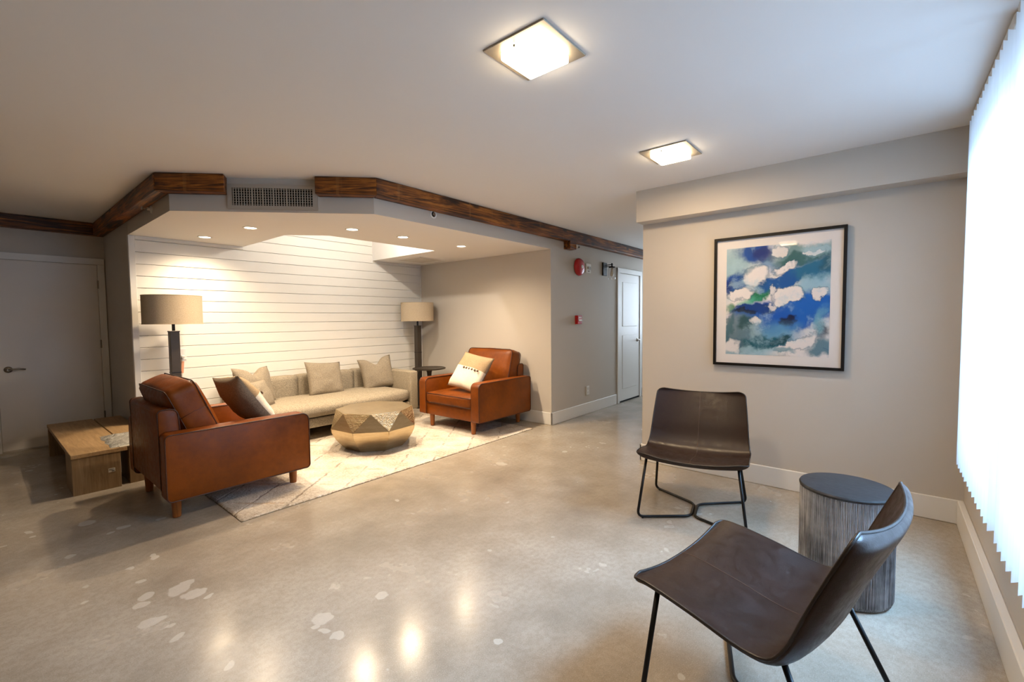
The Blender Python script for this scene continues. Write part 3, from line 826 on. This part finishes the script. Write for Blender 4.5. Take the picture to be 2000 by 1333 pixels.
# ---------------------------------------------------------------- rug
def rug_mat():
    t = NT('cream_pile')
    n1 = t.noise(3.0, 5, 0.6); n2 = t.noise(60, 3, 0.7); n3 = t.noise(1.2, 3, 0.5)
    c = t.ramp(t.math('ADD', t.math('MULTIPLY', n1.outputs[0], 0.6), t.math('MULTIPLY', n2.outputs[0], 0.4)), [(0.34, (160, 142, 120)), (0.48, (202, 190, 174)), (0.62, (226, 217, 204))])
    jit = t.noise(14, 3, 0.6)
    def lines(ang, step, wid, jitter):
        mp = t.mapping((1, 1, 1), rot=(0, 0, math.radians(ang)))
        sx = t.node('ShaderNodeSeparateXYZ'); t.link(mp, sx.inputs[0])
        a = t.math('ADD', sx.outputs[0], t.math('MULTIPLY', jit.outputs[0], jitter))
        p = t.math('ABSOLUTE', t.math('SUBTRACT', t.math('FRACT', t.math('MULTIPLY', a, 1/step)), 0.5))
        return t.mrange(p, wid/step, wid/step*0.35), sx.outputs[1]
    l1, along = lines(52, 0.27, 0.012, 0.05)
    brk = t.noise(6, 3, 0.6, vec=t.mapping(loc=(3, 1, 0)))
    m1 = t.math('MULTIPLY', l1, t.mrange(brk.outputs[0], 0.46, 0.60))
    c = t.mix(t.math('MULTIPLY', m1, 0.55), c, lin((88, 74, 62)))
    l2, al2 = lines(-38, 0.36, 0.022, 0.05)
    m2 = t.math('MULTIPLY', l2, t.mrange(brk.outputs[0], 0.56, 0.40))
    c = t.mix(t.math('MULTIPLY', m2, 0.6), c, lin((190, 160, 126)))
    dk = t.noise(16, 3, 0.6, vec=t.mapping(loc=(9, 5, 0)))
    c = t.mix(t.mrange(dk.outputs[0], 0.70, 0.76, 0.0, 0.6), c, lin((84, 72, 60)))
    t.set(c, 0.95, 0, 0.1)
    t.bump(t.math('ADD', n2.outputs[0], t.math('MULTIPLY', t.math('MAXIMUM', l1, l2), -0.6)), 0.7, 0.012)
    return t.m
RX0, RX1, RY0, RY1 = 1.05, 4.12, 3.135, 5.40
rg = empty('area_rug', ((RX0+RX1)/2, (RY0+RY1)/2, 0)); tag(rg, 'cream diamond patterned pile rug under the seating group', 'rug')
hx, hy = (RX1-RX0)/2, (RY1-RY0)/2
build('rug_backing', box(B(), -hx, hx, -hy, hy, 0.0005, 0.006), plain('rug_canvas', (150, 136, 112), 0.9), rg)
bm = B(); nx, ny = 330, 240
rows = []
for j in range(ny+1):
    row = []
    for i in range(nx+1):
        x = -hx+2*hx*i/nx; y = -hy+2*hy*j/ny
        e = min(i, nx-i, j, ny-j)
        n_ = noise.noise(Vector((x*42, y*42, 0)))*0.0022+noise.noise(Vector((x*9, y*9, 5)))*0.0012
        z_ = 0.013+n_ if e > 0 else 0.004
        if e == 0:
            x += random.uniform(-0.004, 0.004); y += random.uniform(-0.004, 0.004)
        else:
            x += random.uniform(-0.002, 0.002); y += random.uniform(-0.002, 0.002)
        row.append(bm.verts.new((x, y, z_)))
    rows.append(row)
for j in range(ny):
    for i in range(nx): bm.faces.new((rows[j][i], rows[j][i+1], rows[j+1][i+1], rows[j+1][i]))
pile = build('pile', bm, rug_mat(), rg, True); pile['kind'] = 'stuff'
RZ = 0.016

# ---------------------------------------------------------------- armchairs
def armchair(loc, rz, label, cx=-0.225, tilt=15):
    o = empty('armchair', loc, rz); tag(o, label, 'armchair')
    D0, D1, W = -0.455, 0.455, 0.495
    z0, z1 = 0.142, 0.572
    for s in (-1, 1):
        ya, yb = (0.380, W) if s > 0 else (-W, -0.380)
        prof = rrect(D0, D1, z0, z1, (0.03, 0.025, 0.055, 0.03), 6)
        a = build('arm', extrude_y(B(), prof, ya, yb, 0.007, 2), LEATH, o, True, 45)
        for yy in (ya, yb):
            sgn = 1 if yy > 0 else -1
            loop = [(x, yy, z_) for x, z_ in rrect(D0+0.003, D1-0.003, z0+0.003, z1-0.003, (0.03, 0.025, 0.055, 0.03), 6)]
            build('piping', tube(B(), loop, 0.0042, 6, True), PIPE, a, True)
    build('seat_base', box(B(), D0+0.06, D1-0.018, -0.380, 0.380, z0+0.002, 0.285, 0.008, 2), LEATH, o, True, 45)
    sc_ = build('seat_cushion', soft_box(B(), -0.27, D1+0.004, -0.376, 0.376, 0.280, 0.412, 0.030, (0.010, 0, 0.018), 12, 0.002, 3), LEATH, o, True)
    for zz in (0.292, 0.400):
        loop = [(x, y, zz) for x, y in rrect(-0.265, D1+0.003, -0.374, 0.374, 0.03, 6)]
        build('piping', tube(B(), loop, 0.004, 6, True), PIPE, sc_, True)
    # back frame, leaning a little
    bm = B()
    prof = [(-0.455, 0.20), (-0.330, 0.20), (-0.345, 0.60)] + [(-0.395+0.045*math.cos(a), 0.672+0.045*math.sin(a)) for a in [math.radians(k) for k in (10, 35, 60, 90)]] + [(-0.435+0.025*math.cos(a), 0.690+0.025*math.sin(a)) for a in [math.radians(k) for k in (95, 125, 155, 180)]]
    bf = build('backrest', extrude_y(bm, prof, -0.380, 0.380, 0.008, 2), LEATH, o, True, 45)
    for yy in (-0.380, 0.380):
        build('piping', tube(B(), [(x, yy, z_) for x, z_ in prof], 0.0045, 6, True), PIPE, bf, True)
    # loose back cushion
    T = Matrix.Translation((cx, 0, 0.405)) @ Matrix.Rotation(math.radians(-tilt), 4, 'Y')
    bc = build('back_cushion', xf(soft_box(B(), -0.105, 0.095, -0.372, 0.372, 0.0, 0.490, 0.045, (0.04, 0.005, 0.014), 14, 0.006, 11), T), LEATH, o, True)
    for xx in (-0.088, 0.078):
        loop = [T @ Vector((xx, y, z_)) for y, z_ in rrect(-0.367, 0.367, 0.004, 0.488, 0.05, 7)]
        build('piping', tube(B(), loop, 0.004, 6, True), PIPE, bc, True)
    bm = B()
    for xx in (-0.02,):
        pts = [T @ Vector((x, s_*0.3735, 0.30-0.02*abs(x)*5)) for s_ in (-1,) for x in (-0.09, 0.0, 0.08)]
        tube(bm, pts, 0.0018, 5)
    build('seam', bm, PIPE, bc, True)
    for sx, sy in ((0.385, 0.345), (0.385, -0.345), (-0.375, 0.355), (-0.375, -0.355)):
        build('leg', lathe(B(), [(0.0225, 0.0), (0.0245, 0.004), (0.031, z0+0.01)], 18, (sx, sy)), LEGW, o, True, 40)
    return o
armchair((1.185, 3.915, 0.004), 0.0, 'brown leather armchair turned side on, its back to the wood benches', -0.145, 22)
armchair((3.875, 3.820, RZ+0.001), PI, 'bright tan leather armchair facing left by the alcove wall')

# two tone cushions on the armchairs
def deco_pillow(loc, T, label, flip):
    o = empty('throw_pillow', loc); tag(o, label, 'pillow', 'two tone cushions with a button row')
    h = lambda u, v_, s: (2 if s < 0 else (0 if v_ > 0.52 else 1))
    build('cover', xf(pillow(B(), 0.47, 0.47, 0.17, 18, 0.0, 5, 0.05, h), T), [TAN, CREAM, GREYP], o, True)
    bt = plain('brown_button', (92, 62, 38), 0.5)
    for k in range(6):
        x = (-0.16+0.042*k)*(-1 if flip else 1)
        b_ = xf(lathe(B(), [(0.0, 0.0), (0.013, 0.002), (0.013, 0.008), (0.0, 0.011)], 10, cap0=False, cap1=False), T @ Matrix.Translation((x, 0.083-0.35*x*x, 0.008)) @ Matrix.Rotation(-PI/2, 4, 'X'))
        build('button', b_, bt, o, True)
    return o
# local +Y of the pillow is its front
def pose(front, up):
    f = Vector(front).normalized(); u = Vector(up); u = (u-f*u.dot(f)).normalized(); x = f.cross(u)
    m = Matrix.Identity(4)
    for i in range(3): m[i][0] = x[i]; m[i][1] = f[i]; m[i][2] = u[i]
    return m
deco_pillow((3.715, 3.735, 0.665), pose((-0.80, -0.10, 0.55), (0.5, -0.10, 0.8)), 'cream and tan cushion with brown buttons on the bright tan armchair', False)
deco_pillow((1.345, 3.86, 0.665), pose((0.84, 0.10, 0.55), (-0.5, 0.05, 0.8)), 'cream and tan cushion seen from behind on the brown armchair', True)

# ---------------------------------------------------------------- sofa
SX0, SX1, SY0, SY1 = 1.665, 3.625, 4.595, 5.445
sf = empty('sofa', ((SX0+SX1)/2, (SY0+SY1)/2, RZ)); tag(sf, 'long grey tweed sofa against the white board wall', 'sofa')
ox, oy = (SX0+SX1)/2, (SY0+SY1)/2
def SB(x0, x1, y0, y1, z0, z1): return (x0-ox, x1-ox, y0-oy, y1-oy, z0-RZ, z1-RZ)
build('base', box(B(), *SB(SX0+0.01, SX1-0.01, SY0+0.03, SY1-0.01, 0.150, 0.248), 0.012, 2), SOFA, sf, True, 45)
build('seat_cushion', soft_box(B(), *SB(SX0+0.004, SX1-0.125, SY0-0.015, SY1-0.15, 0.262, 0.418), 0.065, (0, 0.03, 0.012), 16, 0.002, 8), SOFA, sf, True)
for x0, x1 in ((SX1-0.12, SX1),):
    build('arm', box(B(), *SB(x0, x1, SY0, SY1, 0.150, 0.632), 0.018, 3), SOFA, sf, True, 45)
xsb = [SX0+0.002, 2.42, 3.14, SX1-0.121]
for a, b in zip(xsb, xsb[1:]):
    build('back_panel', soft_box(B(), *SB(a+0.001, b-0.001, SY1-0.165, SY1-0.01, 0.250, 0.648), 0.022, (0, 0.01, 0.0), 8), SOFA, sf, True)
build('seat_deck', box(B(), *SB(SX0+0.02, SX1-0.12, SY0+0.06, SY1-0.02, 0.247, 0.263)), DARK, sf)
for x in (SX0+0.15, ox, SX1-0.15):
    for y in (SY0+0.14, SY1-0.1):
        build('leg', box(B(), x-ox-0.02, x-ox+0.02, y-oy-0.02, y-oy+0.02, 0.0, 0.14, 0.003, 1), BLACK, sf)

def grey_pillow(loc, front, up, w, h, t, notch, seed, label):
    o = build('sofa_pillow', xf(pillow(B(), w, h, t, 18, notch, seed, 0.07), pose(front, up)), GREYP, None, True)
    o.location = loc
    return tag(o, label, 'pillow', 'grey cushions on the sofa')
grey_pillow((2.665, 5.125, 0.592), (0.05, -0.92, 0.36), (0.05, 0.40, 0.9), 0.45, 0.42, 0.16, 0.0, 2, 'flat topped grey cushion in the middle of the sofa')
grey_pillow((3.345, 5.075, 0.600), (-0.30, -0.90, 0.30), (-0.02, 0.32, 0.9), 0.43, 0.42, 0.16, 0.09, 9, 'grey cushion with a chopped top at the right end of the sofa')
grey_pillow((1.88, 5.10, 0.600), (0.35, -0.86, 0.34), (-0.10, 0.36, 0.9), 0.44, 0.42, 0.16, 0.08, 14, 'grey cushion with two peaks at the left end of the sofa')
grey_pillow((1.83, 4.86, 0.53), (0.55, -0.75, 0.36), (-0.25, 0.36, 0.9), 0.36, 0.32, 0.13, 0.0, 21, 'small grey cushion half hidden behind the brown armchair')

# ---------------------------------------------------------------- hammered drum coffee table
def brass(hammer):
    t = NT('hammered_brass' if hammer else 'brushed_brass')
    n1 = t.noise(4, 4, 0.6, vec=t.mapping((1, 1, 9))); n2 = t.noise(30, 3, 0.6, vec=t.mapping((1, 1, 4)))
    c = t.ramp(t.math('ADD', t.math('MULTIPLY', n1.outputs[0], 0.7), t.math('MULTIPLY', n2.outputs[0], 0.3)), [(0.30, (186, 164, 128)), (0.70, (212, 194, 160))])
    if hammer:
        v_ = t.node('ShaderNodeTexVoronoi'); v_.inputs['Scale'].default_value = 75
        t.link(t.tc.outputs['Object'], v_.inputs['Vector'])
        t.bump(v_.outputs[0], 0.55, 0.006)
        t.set(c, 0.26, 1.0)
    else:
        t.bump(t.noise(1.0, 2, 0.5, vec=t.mapping((25, 25, 220))).outputs[0], 0.2, 0.003)
        t.set(c, 0.34, 0.95)
    return t.m
BR, BRH = brass(False), brass(True)
ct = empty('coffee_table', (2.59, 3.99, RZ)); tag(ct, 'faceted hammered brass drum coffee table on the cream rug', 'coffee table')
ph = math.radians(6.5); zt, zr = 0.378, 0.215
R_T, R_R, R_B = 0.372, 0.428, 0.285
top = [Vector((R_T*math.cos(ph+k*PI/4), R_T*math.sin(ph+k*PI/4), zt)) for k in range(8)]
ring = [Vector((R_R*math.cos(ph+PI/8+k*PI/4), R_R*math.sin(ph+PI/8+k*PI/4), zr)) for k in range(8)]
def low(k, f): # rounded lower bowl
    zz = zr*(1-f); rr = R_B+(R_R-R_B)*math.sqrt(max(0, 1-f**2.2))*1.0 if f < 1 else R_B
    rr = R_R-(R_R-R_B)*f**1.6
    return Vector((rr*math.cos(ph+PI/8+k*PI/4), rr*math.sin(ph+PI/8+k*PI/4), zz))
def facet(pts, name, m_, thick=0.004):
    bm = B(); c = sum((Vector(p) for p in pts), Vector())/len(pts)
    n_ = (Vector(pts[1])-Vector(pts[0])).cross(Vector(pts[-1])-Vector(pts[0])).normalized()
    if n_.dot(c-Vector((0, 0, 0.2))) < 0: n_ = -n_
    a = [bm.verts.new(Vector(p)+(c-Vector(p)).normalized()*0.0015+n_*0.001) for p in pts]
    b = [bm.verts.new(Vector(p)-n_*thick) for p in pts]
    bm.faces.new(a); bm.faces.new(b[::-1])
    for i in range(len(pts)): bm.faces.new((a[i], b[i], b[(i+1) % len(pts)], a[(i+1) % len(pts)]))
    return build(name, bm, m_, ct)
facet(top, 'top_plate', BR)
for k in range(8):
    facet([top[k], ring[k], top[(k+1) % 8]], 'hammered_facet', BRH)
    facet([ring[k], ring[(k+1) % 8], top[(k+1) % 8]], 'brushed_facet', BR)
    bm = B(); rows = []
    for j in range(7):
        f = j/6
        rows.append([bm.verts.new(low(k, f)), bm.verts.new(low(k+1, f))])
    for a, b in zip(rows, rows[1:]): bm.faces.new((a[0], a[1], b[1], b[0]))
    build('lower_panel', bm, BR, ct, True)
bm = B()
for k in range(8): tube(bm, [low(k, j/6)*1.0 for j in range(7)], 0.0025, 5)
build('weld_seam', bm, BR, ct, True)
build('foot_ring', lathe(B(), [(R_B-0.03, 0.0), (R_B-0.03, 0.01)], 24), BLACK, ct)

# ---------------------------------------------------------------- floor lamps
def floor_lamp(loc, label):
    o = empty('floor_lamp', loc); tag(o, label, 'floor lamp', 'matching floor lamps with linen drum shades')
    z = loc[2]
    build('foot', box(B(), -0.11, 0.11, -0.11, 0.11, 0, 0.022, 0.004, 1), DARKB, o)
    c = build('column', box(B(), -0.037, 0.037, -0.037, 0.037, 0.022, 1.195-z, 0.003, 1), DARKB, o)
    build('collar', box(B(), -0.039, 0.039, -0.039, 0.039, 0.808-z, 0.816-z), BLACK, c)
    build('top_cap', box(B(), -0.040, 0.040, -0.040, 0.040, 1.190-z, 1.200-z, 0.002, 1), DARKB, c)
    build('neck', lathe(B(), [(0.013, 1.20-z), (0.013, 1.34-z)], 12), BLACK, o, True, 40)
    sh = build('shade', lathe(B(), [(0.230, 1.262-z), (0.230, 1.528-z), (0.226, 1.528-z), (0.226, 1.262-z), (0.230, 1.262-z)], 48, cap0=False, cap1=False), SHADE, o, True, 40)
    bm = B()
    for a in (0, 2*PI/3, 4*PI/3): tube(bm, [(0, 0, 1.34-z), (0.227*math.cos(a), 0.227*math.sin(a), 1.36-z)], 0.003, 6)
    build('spider', bm, BLACK, sh, True)
    for zz in (1.265, 1.525):
        build('hem', tube(B(), [(0.2302*math.cos(2*PI*k/48), 0.2302*math.sin(2*PI*k/48), zz-z) for k in range(48)], 0.003, 6, True), SHADE, sh, True)
    return o
floor_lamp((1.205, 5.12, RZ), 'left floor lamp with drum shade beside the brown armchair')
floor_lamp((4.125, 5.215, RZ), 'right floor lamp with drum shade in the alcove corner')

# lamp cord hanging down the board wall
bm = B(); pts = [(1.345, 5.465, 0.93), (1.33, 5.46, 0.80), (1.34, 5.455, 0.55), (1.33, 5.45, 0.25), (1.30, 5.36, 0.02), (1.26, 5.24, 0.02)]
tag(build('lamp_cord', tube(B(), fillet(pts, 0.08), 0.003, 6), plain('cord_brown', (120, 98, 78), 0.6), None, True), 'thin lamp cord running from the board wall outlet', 'cord')

# side table
tb = empty('side_table', (4.075, 4.915, RZ)); tag(tb, 'small round black pedestal table beside the tan armchair', 'side table')
build('table_top', lathe(B(), [(0.205, 0.574), (0.228, 0.580), (0.230, 0.592), (0.222, 0.594), (0.216, 0.588)], 48), DARKB, tb, True, 40)
build('pedestal', lathe(B(), [(0.10, 0.014), (0.045, 0.06), (0.026, 0.2), (0.024, 0.42), (0.034, 0.53), (0.05, 0.575)], 24), DARKB, tb, True)
build('foot', lathe(B(), [(0.14, 0.0), (0.14, 0.008), (0.10, 0.016)], 32), DARKB, tb, True, 40)

# ---------------------------------------------------------------- wood benches by the door
def bench(x0, x1, xl1, y0, y1, zt_, label, sticker):
    o = empty('wood_bench', (x0, y0, 0)); tag(o, label, 'bench', 'pale wood benches by the door')
    w, d, wl = x1-x0, y1-y0, xl1-x0
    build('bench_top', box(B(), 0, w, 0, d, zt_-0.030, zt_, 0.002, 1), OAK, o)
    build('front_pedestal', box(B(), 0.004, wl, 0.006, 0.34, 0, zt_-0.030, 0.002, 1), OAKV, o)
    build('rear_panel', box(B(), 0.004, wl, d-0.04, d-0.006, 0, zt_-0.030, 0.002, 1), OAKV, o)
    if sticker:
        s_ = build('sticker', box(B(), 0.205, 0.245, 0.0045, 0.0062, 0.128, 0.158), plain('paper_white', (214, 208, 196), 0.7), o)
        for k, q in enumerate(((0.209, 0.240, 0.150, 0.153), (0.209, 0.230, 0.143, 0.146), (0.226, 0.241, 0.133, 0.141))):
            build('print_line', box(B(), q[0], q[1], 0.0038, 0.0046, q[2], q[3]), plain('print_grey', (110, 104, 96), 0.7), s_)
    return o
bench(0.42, 0.742, 0.700, 4.575, 6.19, 0.307, 'pale wood bench nearest the door, with a white sticker', True)
bench(0.752, 0.958, 0.955, 4.60, 6.17, 0.307, 'second pale wood bench, tucked behind the brown armchair', False)

# plastic wrapped parcel
pk = empty('wrapped_parcel', (0.80, 4.86, 0.307)); tag(pk, 'crumpled clear plastic wrapped parcel lying on the benches', 'parcel')
PLA = NT('crinkled_plastic'); n_ = PLA.noise(18, 4, 0.7); PLA.set(PLA.ramp(n_.outputs[0], [(0.35, (196, 192, 182)), (0.65, (240, 238, 232))]), 0.18, 0, 0.7); PLA.bump(n_.outputs[0], 0.8, 0.02)
bm = B(); n = 26; rows = []
for j in range(n+1):
    row = []
    for i in range(n+1):
        u, v_ = -1+2*i/n, -1+2*j/n
        f = max(0, 1-abs(u)**4)*max(0, 1-abs(v_)**4)
        x = 0.15*u+0.016*noise.noise(Vector((u*3, v_*3, 1))); y = 0.27*v_+0.02*noise.noise(Vector((u*3, v_*3, 7)))
        row.append(bm.verts.new((x, y, 0.002+f*(0.030+0.012*noise.noise(Vector((u*4, v_*4, 3)))))))
    rows.append(row)
for j in range(n):
    for i in range(n): bm.faces.new((rows[j][i], rows[j][i+1], rows[j+1][i+1], rows[j+1][i]))
bmesh.ops.solidify(bm, geom=bm.faces[:], thickness=0.0015)
build('plastic_wrap', bm, PLA.m, pk, True)
build('teal_strip', xf(box(B(), -0.05, 0.10, -0.225, -0.205, 0.024, 0.034, 0.002, 1), Matrix.Rotation(0.15, 4, 'Z')), plain('teal_film', (36, 128, 116), 0.4), pk)
build('paper_slip', xf(box(B(), -0.13, 0.03, -0.275, -0.24, 0.001, 0.006), Matrix.Rotation(0.1, 4, 'Z')), plain('slip_paper', (222, 214, 196), 0.7), pk)

# ---------------------------------------------------------------- lounge chairs with wire bases
def catmull(pts, n, ends=False):
    out = []
    P = [Vector(p) for p in pts]; P = [2*P[0]-P[1]]+P+[2*P[-1]-P[-2]]
    m = len(P)-3
    for k in range(n+1):
        e = 0.5-0.5*math.cos(PI*k/n) if ends else k/n
        s = min(e*m, m-1e-6); i = int(s); t_ = s-i
        p0, p1, p2, p3 = P[i:i+4]
        out.append(0.5*((2*p1)+(p2-p0)*t_+(2*p0-5*p1+4*p2-p3)*t_*t_+(3*p1-p0-3*p2+p3)*t_**3))
    return out
def lounge(loc, rz, label):
    """origin on the floor under the middle of the front edge; the chair faces local +X"""
    o = empty('lounge_chair', loc, rz); tag(o, label, 'chair', 'dark brown leather sling chairs with black wire bases')
    prof = catmull([(0.0, 0, 0.405), (-0.06, 0, 0.408), (-0.20, 0, 0.388), (-0.34, 0, 0.362), (-0.425, 0, 0.372), (-0.478, 0, 0.430), (-0.525, 0, 0.545), (-0.573, 0, 0.655), (-0.616, 0, 0.748)], 52, True)
    n, m = len(prof)-1, 22
    TH = 0.030
    def width(s):      # half width along the profile
        a, b, c = 0.312, 0.322, 0.285
        w = a+(b-a)*min(1, s/0.5) if s < 0.5 else b+(c-b)*((s-0.5)/0.5)
        for e in (s, 1-s):
            d = e*1.12          # rounded corners
            if d < 0.045: w -= 0.045-math.sqrt(max(0, 0.045**2-(0.045-d)**2))
        return w
    def nrm(i):
        a = prof[max(0, i-1)]; b = prof[min(n, i+1)]
        t_ = (b-a).normalized()
        return Vector((t_.z, 0, -t_.x)) if False else Vector((-t_.z, 0, t_.x))*(-1)
    def S(i, j, side):
        s = 0.5-0.5*math.cos(PI*i/n); v_ = -math.cos(PI*j/m)
        N = nrm(i)
        w = width(s)
        dish = 0.030 if s < 0.45 else 0.030+0.014*(s-0.45)/0.55
        p = prof[i]+Vector((0, v_*w, 0))+N*dish*(abs(v_)**2.2)
        edge = max(abs(v_)**14, (abs(2*s-1))**40)
        th = TH*(1-0.62*edge)
        if side < 0: p = p-N*th*1.0
        return p
    bm = B(); top = [[bm.verts.new(S(i, j, 1)) for j in range(m+1)] for i in range(n+1)]
    bot = [[bm.verts.new(S(i, j, -1)) for j in range(m+1)] for i in range(n+1)]
    for g, fl_ in ((top, False), (bot, True)):
        for i in range(n):
            for j in range(m):
                q = (g[i][j], g[i+1][j], g[i+1][j+1], g[i][j+1]); bm.faces.new(q[::-1] if fl_ else q)
    rim = [(i, 0) for i in range(n)]+[(n, j) for j in range(m)]+[(i, m) for i in range(n, 0, -1)]+[(0, j) for j in range(m, 0, -1)]
    for a, b in zip(rim, rim[1:]+rim[:1]):
        bm.faces.new((top[a[0]][a[1]], top[b[0]][b[1]], bot[b[0]][b[1]], bot[a[0]][a[1]]))
    sh = build('shell', bm, BROWN, o, True, 60)
    loop = [S(i, j, 1)*0.5+S(i, j, -1)*0.5+(S(i, j, 1)-S(i, j, -1))*0.25 for i, j in rim]
    build('piping', tube(B(), loop, 0.0048, 6, True), BROWNP, sh, True)
    build('centre_seam', tube(B(), [S(i, m//2, 1)+nrm(i)*0.0002 for i in range(2, n-1)], 0.0013, 5), THREAD, sh, True)
    # wire base: two mirrored loops meeting along a short spine
    for s in (-1, 1):
        z_ = 0.010
        pts = [(-0.062, s*0.262, 0.398), (-0.030, s*0.312, z_), (-0.190, s*0.0105, z_), (-0.405, s*0.0105, z_), (-0.594, s*0.300, z_), (-0.430, s*0.255, 0.362)]
        build('wire_leg', tube(B(), fillet(pts, 0.045, 7), 0.0085, 10), BLACK, o, True)
        for p in ((-0.045, s*0.282), (-0.575, s*0.27)):
            build('glide', lathe(B(), [(0.006, 0.0), (0.008, 0.003), (0.008, 0.006)], 10, p), BLACK, o, True)
    build('mount_bar', tube(B(), [(-0.062, -0.262, 0.398), (-0.062, -0.1, 0.376), (-0.062, 0.1, 0.376), (-0.062, 0.262, 0.398)], 0.007, 8), BLACK, o, True)
    build('mount_bar', tube(B(), [(-0.43, -0.255, 0.362), (-0.43, -0.1, 0.338), (-0.43, 0.1, 0.338), (-0.43, 0.255, 0.362)], 0.007, 8), BLACK, o, True)
    return o
lounge((2.708, 0.889, 0), math.radians(191.75), 'dark brown leather chair facing us below the framed print')
lounge((1.659, 0.569, 0), math.radians(80.3), 'nearest dark brown leather chair, cut off by the bottom edge')

# ---------------------------------------------------------------- ribbed drum stool
def rib_mat():
    t = NT('limewashed_ribs')
    n1 = t.noise(1.0, 4, 0.7, vec=t.mapping((380, 380, 5))); n2 = t.noise(5, 4, 0.6)
    f = t.math('ADD', t.math('MULTIPLY', n1.outputs[0], 0.6), t.math('MULTIPLY', n2.outputs[0], 0.4))
    t.set(t.ramp(f, [(0.33, (42, 42, 44)), (0.45, (134, 134, 137)), (0.58, (216, 216, 219))]), 0.75, 0, 0.2)
    t.bump(n1.outputs[0], 0.6, 0.006)
    return t.m
def top_mat():
    t = NT('black_stained_top')
    n1 = t.noise(1.0, 5, 0.65, vec=t.mapping((70, 12, 12), rot=(0, 0, 0.7))); n2 = t.noise(40, 3, 0.6)
    t.set(t.ramp(t.math('ADD', t.math('MULTIPLY', n1.outputs[0], 0.6), t.math('MULTIPLY', n2.outputs[0], 0.4)), [(0.35, (18, 18, 20)), (0.65, (52, 52, 54))]), 0.45, 0, 0.45)
    t.bump(n1.outputs[0], 0.3, 0.003)
    return t.m
stl = empty('drum_stool', (2.553, 0.128, 0)); tag(stl, 'round ribbed grey drum stool with black top between the chairs', 'stool')
bm = B(); N_ = 720; rs_ = []
ang_r = []
for k in range(N_):
    a = 2*PI*k/N_
    g = 0.0 if (k % 4) in (0, 1) else -0.0032
    ang_r.append((a, 0.181+g+random.uniform(-0.0007, 0.0007)))
prof = [(-0.022, 0.0), (-0.006, 0.008), (0.0, 0.024), (0.0, 0.475), (-0.0015, 0.481)]
rings = [[bm.verts.new(((r+dr)*math.cos(a), (r+dr)*math.sin(a), z_)) for a, r in ang_r] for dr, z_ in prof]
for a, b in zip(rings, rings[1:]):
    for k in range(N_): bm.faces.new((a[k], a[(k+1) % N_], b[(k+1) % N_], b[k]))
bm.faces.new(rings[0][::-1])
build('ribbed_body', bm, rib_mat(), stl)
build('stool_top', lathe(B(), [(0.176, 0.478), (0.182, 0.481), (0.184, 0.490), (0.180, 0.496), (0.172, 0.498)], 64), top_mat(), stl, True, 40)
